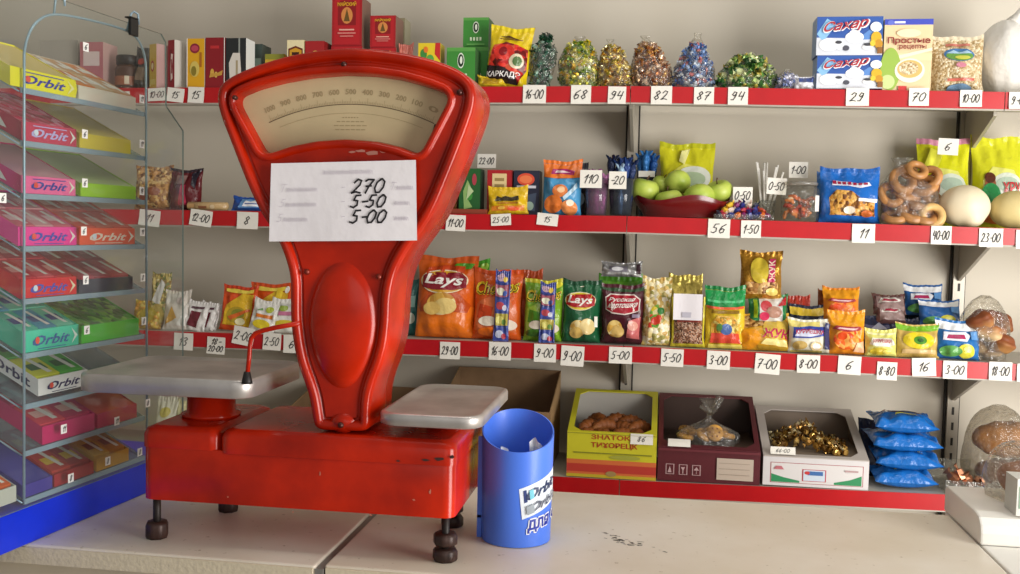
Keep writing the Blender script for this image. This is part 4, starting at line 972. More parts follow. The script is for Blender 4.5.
SH2 = [(0, .85), (.12, 1.0), (.35, .98), (.65, .72), (.85, .42), (.93, .16), (1, .24)]
Yg = sweetbag('slim clear bag of dark green wrapped sweets with green tuft', 525, 553, 33, 'dgreen', [(0, .5), (.1, .75), (.5, 1.0), (.75, .95), (.85, .4), (.9, .25), (1, .5)], 70, .02, .016, thick=.8, lean=.12)
sweetbag('clear bag of yellow and green wrapped sweets, first of the five candy bags', 557, 599, 34, 'yg', SH, 150)
sweetbag('clear bag of gold wrapped sweets between the yellow-green and copper bags', 597, 632, 37, 'gold', SH2, 150, size=.014, lean=-.12, sheen=.6)
sweetbag('clear bag of copper coloured wrapped sweets above the middle wall rail', 631, 673, 33, 'copper', SH2, 170, size=.015, lean=-.15, sheen=.6)
sweetbag('clear bag of blue wrapped sweets with pointed top', 673, 716, 30, 'blue', [(0, .9), (.12, 1.0), (.35, .95), (.6, .66), (.8, .36), (.93, .14), (1, .2)], 160, size=.016, lean=.06, sheen=.2)
sweetbag('low clear bag of green wrapped sweets lying right of the blue one', 717, 780, 50, 'green', [(0, .85), (.15, 1.0), (.4, .95), (.7, .66), (.85, .4), (1, .2)], 120, size=.022, lean=.02, thick=.5, sheen=.3)
sweetbag('small bag of lilac wrapped sweets left of the sugar boxes', 776, 800, 68, 'lilac', [(0, .9), (.3, 1.0), (.7, .7), (1, .25)], 30, size=.018, sheen=.2)
bag('sweets_bag', 'small white and blue packet lying beside the sugar boxes', 'bag', 'A', 794, 815, 76, .006, 'f:e4e4ea', [('r', -.6, .5, .9, .9, '4c5c98')], puff=.015)
def sugar(yt, yb, lab):
    return carton('sugar_box', lab, 'box', 'A', 816.5, 882.5, yt, .008, .07, '2c58a8', '8ca8d0', ybot=yb, decals=[('p', [(-1, .0), (-1, .46), (1, .42), (1, 0)], 'd8dce4'), ('p', [(-1, .55), (-.7, .95), (-.4, .8), (-.8, .35)], '8cc0e8'), ('p', [(.2, .4), (.9, .85), (1, .7), (.6, .4)], '5c8cd0'),
     ('e', .15, .46, .28, .15, 'f4f4f4'), ('e', .15, .56, .16, .1, 'ffffff'), ('e', -.62, .27, .3, .17, 'f0f2f4'), ('e', -.3, .25, .14, .12, 'e4e8ee'), ('e', .55, .2, .16, .07, 'f0f0ee'), ('e', -.1, .18, .1, .07, '4c4c58'), ('e', .55, .27, .12, .04, '3c3c44'), ('e', -.33, .33, .1, .04, '3c3c44'),
     ('e', .78, .72, .17, .13, 'f4f6f8'), ('e', .8, .45, .16, .15, 'e0b020'), ('e', .88, .28, .12, .12, 'c89018'), ('e', .7, .3, .08, .08, 'ecc838'), ('r', .84, .03, 1, .2, '8c5a20'),
     ('t', 'Сахар', -.12, .74, .7, .19, 'f4f4f8', dict(slant=.13, rise=.4)), ('t', 'Сахар', -.13, .755, .67, .165, 'b02c34', dict(slant=.13, rise=.45))])
sugar(55.5, 88.5, 'blue sugar box with red lettering, lower of the stack of two')
sugar(16.5, 55.2, 'blue sugar box with red lettering, upper of the stack of two')
carton('cereal_box', 'tall beige cereal box with blue top band and plate of porridge', 'box', 'A', 884, 932.5, 19, .008, .05, 'e8cda0', 'c8b088', decals=[('r', -1, .92, 1, 1, '3848b8'), ('r', -.6, .94, -.15, .97, 'dce0f8'), ('e', -.75, .95, .14, .035, '6070d0'), ('r', -1, .42, 1, .52, 'e8d8a8'), ('p', [(-.4, .44), (1, .56), (1, .6), (-.4, .49)], 'f0e8cc'),
   ('e', -.7, .3, .42, .3, '98b848'), ('e', -.8, .12, .3, .1, 'c8d890'), ('e', .1, .28, .62, .17, 'f4ecd8'), ('e', .1, .3, .52, .125, 'd8b468'), ('e', .05, .31, .4, .09, 'oats'), ('e', .0, .8, .5, .06, 'f0ddb8'), ('t', 'Простые', .02, .69, .88, .055, '8c2820'), ('t', 'рецепты', .18, .6, .56, .036, '8c2820'), ('r', -.35, 0, 0, .06, 'c82828')])
bag('oat_bag', 'clear bag of oat flakes with green landscape oval label', 'bag', 'A', 934, 990, 33, .01, 'oats', [('e', .0, .64, .58, .13, '4c7cb0'), ('e', 0, .61, .52, .09, '6c9c48'), ('p', [(-.5, .66), (-.2, .73), (0, .68), (.3, .72), (.5, .66)], 'a8c8e0'), ('e', .1, .58, .3, .04, 'c8c850'), ('r', -.45, .81, .45, .86, 'c87868'), ('e', 0, .43, .2, .05, 'c88090'), ('r', -.5, .15, .5, .20, 'c86858'), ('e', 0, .04, .45, .07, '7898b8')], puff=.035, seal='f:d8ccb0')
wz = span(990, 1045, 12, YS+.01, 'A')
mb = MB(); mb.blob((0, 0, wz[3]/2), wz[1]/2*1.02, .085, wz[3]/2, M('eeeae2', .45, bump=.5, bscale=30), 32, 20, lambda p, t, f: Vector((p.x*(1+.1*math.cos(f)-.18*max(0, math.sin(f))), p.y, max(p.z, -wz[3]/2+.001)+.003*math.sin(9*t)*math.cos(f))))
mb.tube([(0.02, 0, wz[3]*.96), (.03, 0, wz[3]*1.05), (.05, 0, wz[3]*1.1)], [.02, .012, .025], M('eeeae2', .45, bump=.5, bscale=30), 10)
tag(mb.build('white_sack', loc=(wz[0], YS+.1, wz[2])), 'big bulging white plastic sack at the right end of the top shelf', 'sack')
# ------------------------------------------------------------------ second shelf goods
bag('cookie_bag', 'clear bag of brown cookies behind the glass, left of the dark red bag', 'bag', 'B', 128, 166, 166, .012, 'snack', [('e', -.3, .7, .25, .08, 'd8b890'), ('e', .3, .4, .3, .1, '8a4a28'), ('e', -.2, .25, .3, .1, '7a3c24'), ('e', .1, .85, .3, .06, 'c89050')], puff=.03)
bag('coffee_bag', 'dark red glossy bag with flared top on the second shelf', 'bag', 'B', 164, 197, 169, .015, 'f:5c1018', [('p', [(-.2, .1), (-.1, .6), (.2, .6), (.35, .1)], 'b02848'), ('r', -.5, .62, .1, .85, '8c6a64'), ('p', [(.4, .9), (.9, .95), (.7, .5), (.5, .6)], '201828')], puff=.026, seal='f:2c1c28')
o = MB(); q = span(186, 226, 203, YS+.01, 'B')
o.tube([(-q[1]/2, 0, .011), (-q[1]/2+.002, 0, .011), (q[1]/2-.002, 0, .011), (q[1]/2, 0, .011)], [.006, .0105, .0105, .006], 'f:c8a878', 12)
printing(o, lambda u, v, off: (q[1]/2*u, -(.0105+off)*math.cos((v-.5)*1.6), .011+(.0105+off)*math.sin((v-.5)*1.6)), [('r', -.4, .1, .0, .5, '8c5a3c'), ('e', .3, .4, .12, .3, 'e0c8a0'), ('r', -.95, .2, -.6, .8, 'b89060')])
tag(o.build('cookie_roll', loc=(q[0], YS+.022, q[2])), 'flat tan roll of cookies on the second shelf behind its price tag', 'cookies')
bag('wafer_pack', 'small blue and white wafer pack left of the scale on the second shelf', 'pack', 'B', 229, 266, 197, .01, 'f:2450a0', [('p', [(-.55, .1), (-.45, .8), (.9, .75), (.9, .15)], '6c9cd0'), ('p', [(-.35, .2), (-.2, .65), (.1, .55), (.35, .7), (.7, .5), (.6, .2)], 'f2f4f8'), ('r', -.2, .35, .5, .42, '2c4c98')], puff=.012, tilt=20)
bag('tea_bag', 'dark pack in the narrow gap just right of the scale head', 'pack', 'B', 436, 459, 172, .06, 'f:3c2420', [('r', -.8, .1, .8, .4, 'a86c30'), ('e', .2, .2, .4, .1, 'c83c28')], puff=.02)
carton('tea_carton', 'dark green carton with pale green drawing right of the scale on the second shelf', 'carton', 'B', 459, 480, 168.5, .03, .06, '1f5a28', '1c3c28', decals=[('p', [(-.5, .1), (-.6, .5), (-.2, .75), (.1, .6), (-.1, .3), (.3, .15)], '8cb068'), ('e', .0, .4, .3, .1, '3c8c38'), ('e', .45, .76, .22, .13, 'a83c48'), ('p', [(-.3, .3), (-.1, .65), (.4, .5), (.1, .42)], 'b8cc98'), ('r', -.9, .02, .9, .08, 'a86830')])
carton('food_carton', 'flat brown carton lying under the dark green carton', 'carton', 'B', 444, 486, 209, .012, .018, '8c3c28', 'a85030')
carton('tea_carton', 'red carton with cream label behind the small yellow sachet', 'carton', 'B', 487, 512, 170, .05, .06, 'a81c20', '8c1418', decals=[('r', -.6, .48, .55, .92, 'e0c890'), ('r', -.4, .75, .35, .82, '9c8450'), ('r', -.4, .6, .35, .68, '9c8450')])
carton('tea_carton', 'navy carton with orange-red oval right of the yellow sachet', 'carton', 'B', 513.5, 539, 170.5, .045, .06, '202438', '181c30', decals=[('e', -.05, .8, .68, .14, 'd84c30'), ('e', -.05, .8, .5, .09, 'e87848'), ('r', -.75, .6, .75, .66, 'd0d0d8'), ('p', [(-.3, .1), (.1, .45), (.8, .5), (.7, .08)], '404c60'), ('e', .3, .2, .3, .1, '98b0a0')])
bag('snack_sachet', 'small yellow sachet with dark lettering in front of the red carton', 'sachet', 'B', 487, 528, 187, .012, 'f:dcb418', [('r', -.85, .12, .85, .3, 'e08428'), ('e', .3, .18, .3, .08, 'e85c30'), ('e', -.3, .22, .2, .06, 'f0c050'), ('p', [(-.62, .46), (-.55, .66), (-.3, .6), (-.1, .66), (.2, .6), (.55, .66), (.6, .5), (.2, .46), (-.2, .48)], '38301c'), ('r', -.5, .36, .55, .42, 'b87820')], puff=.012, roll=-2)
bag('cereal_bag', 'orange topped blue cereal bag standing between the navy carton and the cups', 'bag', 'B', 541, 581, 160, .008, 'f:4c98c8', [('r', -1, .66, 1, .93, 'e8782c'), ('p', [(-.6, .74), (-.5, .84), (.2, .85), (.65, .8), (.6, .72), (0, .75)], 'a8286c'), ('p', [(-.4, .77), (-.3, .82), (.1, .81), (.45, .77)], 'f0d8dc'), ('e', -.05, .42, .4, .12, 'd87838'), ('e', .0, .44, .2, .06, 'f0c090'), ('e', -.4, .18, .5, .16, 'e07830'), ('e', .45, .12, .42, .13, 'e89050'), ('p', [(.1, .3), (.8, .55), (.85, .48), (.2, .24)], 'b8d4e4'), ('e', .5, .2, .2, .06, 'f0e0c8')], puff=.03, seal='f:e8782c')
bag('snack_bag', 'dark bag with grey picture squeezed right of the cereal bag', 'bag', 'B', 566, 587, 163, .06, 'f:2c2a34', [('e', .2, .3, .6, .14, '8ca0a8'), ('r', -.6, .8, .6, .9, '7c3c30')], puff=.02)
def cup(label, x0, x1, ytop, d, tint, wraps, tagtext=None):
    Y = YS+d; X, wd, z0, h = span(x0, x1, ytop, Y, 'B'); r = wd/2
    e = empty('wrapper_cup', (X, Y+r, z0), label, 'cup')
    mb = MB(); mb.lathe([(0, .001), (r*.8, .001), (r, h), (r-.0015, h), (r*.8-.0015, .0025), (0, .0025)], clear('cup_'+tint, tint, 1.0, .1, .12), n=24); mb.build('cup_body', e)
    rs = random.Random(int(x0)); X0, Yc = X, Y+r
    for i, (ang, rr_, hh, c) in enumerate(wraps):
        mb = MB(); a = math.radians(ang); px, py = rr_*r*math.cos(a), rr_*r*math.sin(a); lx, ly = px*.5, py*.4
        top = h+hh
        mb.tube([(px*.6, py*.6, .004), (px*.6+lx*.2, py*.6+ly*.2, h*.5), (px*.6+lx*.5, py*.6+ly*.5, h*.92), (px*.6+lx*.7, py*.6+ly*.7, top-.018), (px*.6+lx, py*.6+ly, top)], [.008, .0095, .006, .011, .003], M(c, .2, .3, bump=.6, bscale=120), 8)
        for q in range(5):
            t = q*1.26+i; s = Vector((px*.6+lx*.6, py*.6+ly*.6, top-.022)); v = Vector((math.cos(t)*.014, math.sin(t)*.012, .022))
            mb.add([s, s+v+Vector((.004, 0, .002)), s+v*1.25, s+v+Vector((-.004, .003, .004))], [(0, 1, 2, 3)], M(c, .2, .3))
        tag(mb.build('foil_sweet', loc=(X0, Yc, z0)), f'foil wrapped sweet in the {label.split(" with ")[0]}', 'sweet', f'foil wrapped sweets in the {label.split(" with ")[0]}')
    return X, Y, z0, h
cup('clear cup of purple and pink sweets with the tag reading 110', 583, 608, 178, .012, 'd8c0d4', [(200, .5, .0, 'a83c9c'), (270, .7, -.01, 'c058a8'), (330, .8, .008, 'd890c8'), (250, .3, .018, '9c3490'), (20, .6, .004, 'b04ca0')])
cup('dark clear cup of navy blue sweets with the second white tag', 607, 634, 178, .014, '8c98a8', [(200, .9, .052, '101c3c'), (250, .5, .04, '1c3468'), (300, .7, .046, '26407c'), (340, .9, .04, '182c58'), (90, .6, .048, '0c1830'), (270, .9, .03, 'a8c8e4')])
cup('clear cup of bright blue sweets with white paper band behind the apples', 637, 656, 174, .17, '8ca0b0', [(180, .8, .05, '2c6cb0'), (250, .6, .056, '3c80c8'), (330, .8, .044, '2458a0'), (60, .5, .05, '3878bc')])
ptag(580, 602, 170, 188, '110', 'white tag reading 110 on the front of the cup of purple sweets', YS+.008)
ptag(609, 626.5, 171.5, 189, '-20', 'white tag reading 20 on the front of the cup of navy blue sweets', YS+.010)
ptag(638.5, 655, 171, 177, '', 'narrow blank white band on the cup behind the apples', YS+.165, lines=[None])
ptag(453, 471, 154, 167, '10', 'pale tag standing behind the cartons, half hidden by the scale head', YS+.075, pen=PEN)
ptag(477.5, 496, 154, 168, '22-00', 'pale tag reading 22-00 standing behind the dark green and red cartons', YS+.125, pen=PEN)
bag('sweets_bag', 'large lime yellow sweets bag with red and white picture behind the apples', 'bag', 'B', 659, 716, 142, .165, 'f:dcd828', [('p', [(-.6, .1), (-.55, .6), (-.1, .72), (.7, .66), (.8, .1)], 'e8e468'), ('e', -.55, .3, .22, .3, 'a8583c'), ('e', -.55, .42, .2, .1, '6c3824'), ('e', .25, .52, .65, .16, 'e8ece0'), ('e', .2, .5, .5, .1, 'b8cca8'), ('p', [(.1, .15), (.2, .33), (.9, .38), (.85, .12)], 'd04840'), ('p', [(.2, .2), (.3, .28), (.6, .3), (.6, .2)], 'f0e8e0'), ('p', [(-.3, .75), (-.2, .9), (.1, .92), (-.1, .7)], 'f4f0a0'), ('e', .5, .25, .3, .06, 'f0d8d0')], puff=.03, seal='f:c8c824', tilt=9)
# apples in a red bowl
q = span(632, 731, 197, YS+.02, 'B'); bx, bw, bz = q[0], q[1]/2, q[2]; bh = .047; bd = .075; BYc = YS+.012+bd
bowl = MB(); n = 40
def bowlS(u, v, off=0):
    t = 2*math.pi*u; k = .78+.22*smooth01(v*1.1); wv = .007*math.sin(4*t+.5)*v
    return ((bw*k+off)*math.cos(t), (bd*k+off)*math.sin(t), .001+bh*v+wv)
RB = clear('red_bowl_plastic', '841418', .6, .2, .62)
bowl.grid(lambda u, v: bowlS(u, v), n, 8, RB); bowl.grid(lambda u, v: bowlS(1-u, .05+.95*v, -.002), n, 8, RB)
bowl.add([bowlS(i/n, 0) for i in range(n)], [tuple(range(n-1, -1, -1))], RB)
tag(bowl.build('fruit_bowl', loc=(bx, BYc, bz)), 'dark red translucent scalloped bowl full of green apples', 'bowl')
APG = None
m, N, L, b = newmat('green_apple'); tc = N.new('ShaderNodeTexCoord'); nz = N.new('ShaderNodeTexNoise'); nz.inputs['Scale'].default_value = 22; nz.inputs['Detail'].default_value = 5
r1 = N.new('ShaderNodeValToRGB'); r1.color_ramp.elements[0].position = .35; r1.color_ramp.elements[0].color = lin('9cb838'); r1.color_ramp.elements[1].position = .7; r1.color_ramp.elements[1].color = lin('c4d060')
L.new(tc.outputs['Object'], nz.inputs['Vector']); L.new(nz.outputs['Fac'], r1.inputs[0]); L.new(r1.outputs[0], b.inputs['Base Color']); b.inputs['Roughness'].default_value = .42; APG = m
def apple(px, py, rpx, d, rot, label, mat=None):
    Y = YS+d; p = atY(px, py, Y); R = rpx/FPX*(Y/ray(px, py).y if False else Y)*1.0
    e = empty('apple', p, label, 'apple', 'green apples in the red bowl', rot)
    mb = MB(); rows = []; K = 14
    for j in range(K+1):
        ph = math.pi*j/K; rr_ = math.sin(ph)*(1+.06*math.cos(ph)); z = math.cos(ph)*.86-.30*math.exp(-(ph/.38)**2)+.14*math.exp(-((math.pi-ph)/.3)**2)
        rows.append((max(rr_, .0005)*R, z*R))
    mb.lathe(rows[::-1], mat or APG, n=24); mb.build('flesh', e)
    mb = MB(); mb.tube([(0, 0, .5*R), (.02*R, 0, .8*R), (.12*R, .03*R, 1.02*R)], [.05*R, .045*R, .06*R], '5a3c20', 6); mb.build('stem', e)
apple(644.5, 190, 14.5, .085, (.1, .2, 0), 'apple at the left end of the red bowl')
apple(678, 182.5, 12.5, .125, (-1.0, .1, .2), 'apple in the middle of the back row, stem hollow facing front')
apple(662, 184, 10, .15, (.2, .3, 0), 'small apple peeping out behind the leftmost apple')
apple(669, 201, 14, .07, (.0, -.2, 0), 'apple low at the front of the bowl, second from left')
apple(699, 198, 15.5, .075, (-.5, -.1, .3), 'apple at the front of the bowl, right of centre')
apple(719, 191.5, 13.5, .1, (.3, -.3, 0), 'apple at the right end of the bowl')
# loose sweets, tags, straws and jar
rs = random.Random(5); k = 0
tr = span(713, 773, 212, YS+.006, 'B')
mb = MB(); mb.box((-tr[1]/2, 0, .0005), (tr[1]/2, .09, .0025), CLEAR); mb.box((-tr[1]/2, 0, .0025), (tr[1]/2, .0015, .012), CLEAR); mb.box((-tr[1]/2, .0885, .0025), (tr[1]/2, .09, .012), CLEAR)
tag(mb.build('sweets_tray', loc=(tr[0], YS+.006, tr[2])), 'shallow clear tray of loose wrapped sweets right of the apple bowl', 'tray')
for row in range(3):
    for i in range(9-2*row):
        mb = MB(); c = rs.choice(['c83048', 'e8c038', '38408c', 'e87828', '282c40', 'f0d8c8', '8c2c6c', 'd86048'])
        candy(mb, (0, 0, 0), .021, M(c, .3, .1), rs)
        X = tr[0]-tr[1]/2+.012+(i+row)*(tr[1]-.024)/8
        tag(mb.build('wrapped_sweet', loc=(X+rs.uniform(-.002, .002), YS+.022+row*.016, tr[2]+.0095+row*.012)), 'colourful wrapped sweet loose in the shallow clear tray', 'sweet', 'loose sweets in the clear tray')
ptag(733, 752.5, 187, 204, '0-50', 'white tag reading 0-50 standing behind the loose sweets', YS+.075)
ptag(767, 786.5, 178, 194.5, '0-50', 'white tag tilted in front of the clear drinking straws', YS+.055, roll=3)
ptag(789, 808, 162, 178, '1-00', 'pale tag reading 1-00 standing above the clear jar', YS+.12)
q = span(752, 784, 160, YS+.07, 'B'); rs = random.Random(9)
sw = MB(); sw.lathe([(0, .001), (.02, .001), (.026, .05), (.0245, .05), (.0185, .0025), (0, .0025)], CLEAR, n=20)
tag(sw.build('clear_cup', loc=(q[0], YS+.11, q[2])), 'clear plastic cup holding white straws behind the tilted tag', 'cup')
for i in range(12):
    a = rs.uniform(0, 6.3); r0 = .011*rs.random(); r1_ = rs.uniform(.02, .042); hh = q[3]*rs.uniform(.8, 1.0)
    mb = MB(); mb.tube([(r0*math.cos(a), r0*math.sin(a), .003), (r1_*math.cos(a), r1_*math.sin(a)*.6, hh)], .0024, M('e9e6de', .3), 7)
    tag(mb.build('drinking_straw', loc=(q[0], YS+.11, q[2])), 'white plastic straw standing in the clear cup', 'straw', 'white straws in the clear cup')
jar('candy_jar', 'clear plastic jar of orange jelly sweets with white side label', 'jar', 'B', 783, 822, 181, .012, 'f0f0f0', clear('lid_clear', 'd8d4cc', 1.0, .15, .25), .1, decals=[('r', .62, .3, .98, .85, 'f0ece4')], glass=True)
q = span(783, 822, 181, YS+.012, 'B'); rs = random.Random(11)
for i in range(26):
    a = rs.uniform(0, 6.3); r0 = q[1]/2*.72*math.sqrt(rs.random()); mb = MB()
    z = .012+.055*rs.random()*(1-.5*r0/(q[1]/2))
    mb.tube([(-.011, 0, 0), (-.004, .003, .004), (.004, -.002, .004), (.011, 0, -.001)], [.003, .0055, .005, .003], M(rs.choice(['d86a28', 'e08848', 'c84420', 'e8c8a0', 'b83820']), .25), 7)
    tag(mb.build('jelly_sweet', loc=(q[0]+r0*math.cos(a), YS+.012+q[1]/2+r0*math.sin(a), q[2]+z), rot=(rs.uniform(-1, 1), rs.uniform(-1, 1), a)), 'orange or red jelly sweet inside the clear plastic jar', 'sweet', 'jelly sweets in the clear jar')
bag('nut_bag', 'blue bag of nut snacks with dark red lettering next to the clear jar', 'bag', 'B', 822, 884, 167.5, .01, 'f:1c64b8', [('p', [(-.72, .12), (-.75, .45), (-.5, .58), (.0, .56), (.3, .42), (.85, .42), (.8, .1)], 'nuts'), ('p', [(-.65, .66), (-.6, .76), (-.2, .74), (.3, .71), (.62, .73), (.7, .66), (.3, .62), (-.1, .66)], 'e4e8f4'), ('r', -.62, .685, -.5, .755, '98183c'), ('r', -.46, .685, -.34, .74, '98183c'), ('r', -.3, .68, -.18, .735, '98183c'), ('r', -.12, .675, .0, .735, '98183c'), ('r', .06, .67, .18, .72, '98183c'), ('r', .24, .67, .36, .715, '98183c'), ('r', .42, .675, .56, .715, '98183c'), ('r', .2, .36, .9, .42, 'f0ece8'), ('e', -.1, .2, .2, .07, 'e8dcc8'), ('e', .5, .14, .2, .06, 'c86830')], puff=.035, seal='f:1c5aa8')
bag('nut_bag', 'second blue bag half hidden behind the blue nut bag', 'bag', 'B', 818, 850, 172, .1, 'f:2468b0', [], puff=.025)
# bread rings in a clear bag
q = span(886, 944, 157, YS+.01, 'B'); rs = random.Random(2)
e = MB(); r_ = q[1]/2
def ringbag(u, v):
    t = 2*math.pi*u; R = r_*(1.0 if v < .5 else 1-.75*smooth01((v-.5)/.4)+.15*smooth01((v-.9)/.1)); R *= 1+.05*math.sin(5*t+8*v)
    return (R*math.cos(t)-.02*smooth01((v-.4)/.5), R*.72*math.sin(t), .001+q[3]*v)
e.grid(ringbag, 30, 14, CLEARBAG); e.add([ringbag(i/30, 0) for i in range(30)], [tuple(range(30))], CLEARBAG)
tag(e.build('clear_bag', loc=(q[0], YS+.012+r_*.72, q[2])), 'clear bag tied over brown bread rings on the second shelf', 'bag')
CRUST = M('b07c48', .4, vary=.25, bscale=45)
rings_px = [(932, 216, .030, 1.35, .0), (903, 181, .034, 1.2, .3), (897, 205, .036, 1.0, -.4), (918, 199, .036, .9, .5), (912, 214, .034, .6, .2), (924, 186, .032, .8, -.3), (905, 193, .034, .5, .1), (934, 202, .034, 1.0, .8), (895, 217, .030, .4, 0), (920, 207, .033, .2, .3), (908, 172, .024, .7, .4), (915, 190, .033, 1.3, 1.0), (917, 170, .026, .9, .2), (929, 178, .030, 1.2, -.5), (938, 206, .028, .6, .3), (904, 221, .032, .3, .2), (924, 217, .033, .5, .6), (891, 195, .032, 1.1, .2)]
for i, (px, py, R, rx_, rz_) in enumerate(rings_px):
    d = .035+.018*(i % 4) if i else .022
    p = atY(px, py, YS+d); mb = MB(); R *= .74
    mb.grid(lambda u, v: ((R+R*.42*math.cos(2*math.pi*v))*math.cos(2*math.pi*u), (R+R*.42*math.cos(2*math.pi*v))*math.sin(2*math.pi*u), R*.42*math.sin(2*math.pi*v)), 22, 10, M('d0a868', .4, vary=.2, bscale=50) if i == 0 else CRUST)
    tag(mb.build('bread_ring', loc=p, rot=(rx_, .2*math.sin(i*2.3), rz_)), 'pale bread ring facing front at the lower right of the clear bag' if i == 0 else 'brown bread ring piled inside the clear bag', 'bread ring', None if i == 0 else 'bread rings in the clear bag')
lime = [('p', [(-.65, .08), (-.7, .5), (-.3, .66), (.5, .62), (.85, .3), (.8, .08)], 'e4e478'), ('e', .2, .42, .62, .17, 'd8e0d0'), ('e', .2, .46, .45, .08, 'b0c4b0'), ('e', -.45, .45, .2, .13, '9c5a38'), ('e', -.45, .53, .2, .06, '5c3020'), ('e', -.45, .25, .35, .1, '4c9c58'), ('e', -.35, .2, .15, .06, 'd87038'), ('t', 'ХРУМ', .4, .27, .42, .06, 'c02830'), ('p', [(-.9, .62), (-.5, .9), (.0, .86), (-.4, .6)], 'ecec50')]
bag('corn_snack_bag', 'lime yellow snack bag with white tag behind the bread rings', 'bag', 'B', 922, 977, 138, .15, 'f:d4d420', lime, puff=.035, seal='f:d890a8', tilt=8)
bag('corn_snack_bag', 'lime yellow snack bag cut by the right frame edge above the cream melon', 'bag', 'B', 978, 1034, 135, .15, 'f:d4d428', lime[:-2]+[('e', -.45, .3, .38, .17, '2c9450'), ('t', 'ХРУ', .35, .42, .35, .06, 'c02830'), ('t', 'ХРУМ', .4, .3, .42, .06, 'c02830'), ('e', .0, .1, .8, .07, 'd87838')], puff=.035, tilt=8)
ptag(938, 958.5, 138.5, 155, '6', 'white tag reading 6 on the lime yellow snack bag behind the bread rings', YS+.142, roll=3)
def melon(px0, px1, ytop, d, col, label, tip):
    X, wd, z0, h = span(px0, px1, ytop, YS+d, 'B'); r = wd/2; e = h/2
    mb = MB()
    def fn(p, t, ph):
        q_ = Vector((p.x*(1+.07*math.cos(t)*0-.05*math.sin(ph)), p.y, p.z)); dd = Vector((.25, -.62, -.74)).normalized(); n_ = Vector((p.x/r, p.y/(r*.92), p.z/e))
        k = max(0, n_.normalized().dot(dd)-.84)/.16
        q_ += dd*(.012*k*k*tip)
        return q_+Vector((.0015*math.sin(6*t), 0, 0))
    mb.blob((0, 0, e), r, r*.92, e, M(col, .5, vary=.05, bscale=20), 40, 28, fn)
    return tag(mb.build('melon', loc=(X, YS+d+r*.92, z0+.0002)), label, 'melon')
melon(944.5, 998, 184, .012, 'e6d8b8', 'big round cream coloured melon with a small pointed tip', 1)
melon(997, 1046, 190, .03, 'd8c488', 'pale yellow melon cut by the right frame edge', .3)
# ------------------------------------------------------------------ third shelf goods
bag('pasta_bag', 'tall clear bag with white label behind the glass, far left of the third shelf', 'bag', 'C', 146, 166, 274, .03, 'wafer', [('p', [(-.6, .5), (.0, .9), (.5, .8), (.2, .4)], 'dcd8d0'), ('e', .0, .25, .7, .2, 'b8a050')], puff=.018, kscale=1)
bag('pasta_bag', 'small clear bag of yellow pasta behind the glass on the third shelf', 'bag', 'C', 128, 157, 302, .012, 'noodle', [('e', .2, .5, .5, .3, 'a89430')], puff=.02, tilt=14)
bag('soup_sachet', 'pale sachet with yellow corner just inside the glass edge', 'sachet', 'C', 160, 186, 292, .016, 'f:d8d0c4', [('p', [(-.8, .1), (-.3, .6), (.2, .3)], 'c89838'), ('p', [(.2, .1), (.9, .7), (.9, .1)], 'e8e4dc'), ('e', .3, .75, .3, .1, 'c8b8b0')], puff=.012, tilt=12)
for k, (x0, x1, yt, d) in enumerate(((202, 215, 305, .05), (194, 212, 303, .034), (181, 203, 302, .018))):
    bag('seasoning_sachet', ['rear white sachet leaning in the row left of the orange sachets', 'middle white sachet leaning in the row left of the orange sachets', 'front white sachet with dark red picture, left of the orange sachets'][k], 'sachet', 'C', x0, x1, yt, d, 'f:dedad6', [('p', [(-.7, .15), (-.5, .65), (.4, .65), (.3, .1)], '6c2430'), ('p', [(-.6, .72), (.6, .76), (.6, .84), (-.6, .8)], '5c4048')], puff=.006, tilt=14, roll=8)
soup = [('p', [(-.8, .12), (-.7, .55), (.2, .85), (.85, .8), (.8, .1)], 'e0b428'), ('e', .0, .35, .6, .18, 'b89c28'), ('e', .1, .38, .4, .1, '8c8c30'), ('p', [(-.5, .3), (.7, .5), (.8, .46), (-.3, .22)], 'd86828'), ('r', -.8, .84, .8, .92, 'e8d050'), ('e', .3, .2, .3, .08, 'e8e0b0')]
bag('soup_sachet', 'orange soup sachet with yellow picture, left of the two', 'sachet', 'C', 217, 252, 287, .045, 'f:d8501c', soup, puff=.010, tilt=10, roll=3, seal='f:c83c18')
bag('soup_sachet', 'orange soup sachet with yellow picture behind the white one, right of the two', 'sachet', 'C', 247, 289, 284.5, .07, 'f:dc5a1c', soup[:-1]+[('p', [(.2, .4), (.3, .9), (.6, .9), (.5, .4)], 'e8c830'), ('e', .8, .85, .12, .07, 'f4f0e8')], puff=.010, tilt=9, seal='f:d04c18')
bag('soup_sachet', 'white soup sachet with yellow lemon picture behind the red lever rod', 'sachet', 'C', 246, 272, 301, .02, 'f:e2e0d8', [('e', .0, .25, .7, .14, 'e0c828'), ('r', -.6, .45, .8, .55, 'd87828'), ('e', .4, .72, .3, .1, 'a8b438'), ('p', [(-.6, .65), (-.2, .75), (-.1, .68)], '6c9858')], puff=.010, tilt=12, roll=9)
bag('soup_sachet', 'white soup sachet with green picture half hidden by the scale', 'sachet', 'C', 268, 300, 300, .03, 'f:e6e4dc', [('e', .0, .25, .7, .12, 'd8c038'), ('r', -.5, .5, .8, .62, 'c87898'), ('e', -.2, .72, .3, .1, '98ac48'), ('r', -.7, .8, .7, .86, 'd0d0c8')], puff=.010, tilt=12)
bag('snack_bag', 'teal snack bag peeking out between the scale and the big orange chips bag', 'bag', 'C', 398, 417, 280, .06, 'f:2c6c68', [('r', -.5, .5, .7, .7, '8cb8b0'), ('e', .3, .3, .4, .1, 'c8d8c8')], puff=.02)
bag('snack_bag', 'green snack bag behind the big orange chips bag, its corner showing', 'bag', 'C', 448, 487, 261, .13, 'f:4ca428', [('e', .7, .9, .25, .05, 'a8d850')], puff=.02, tilt=7)
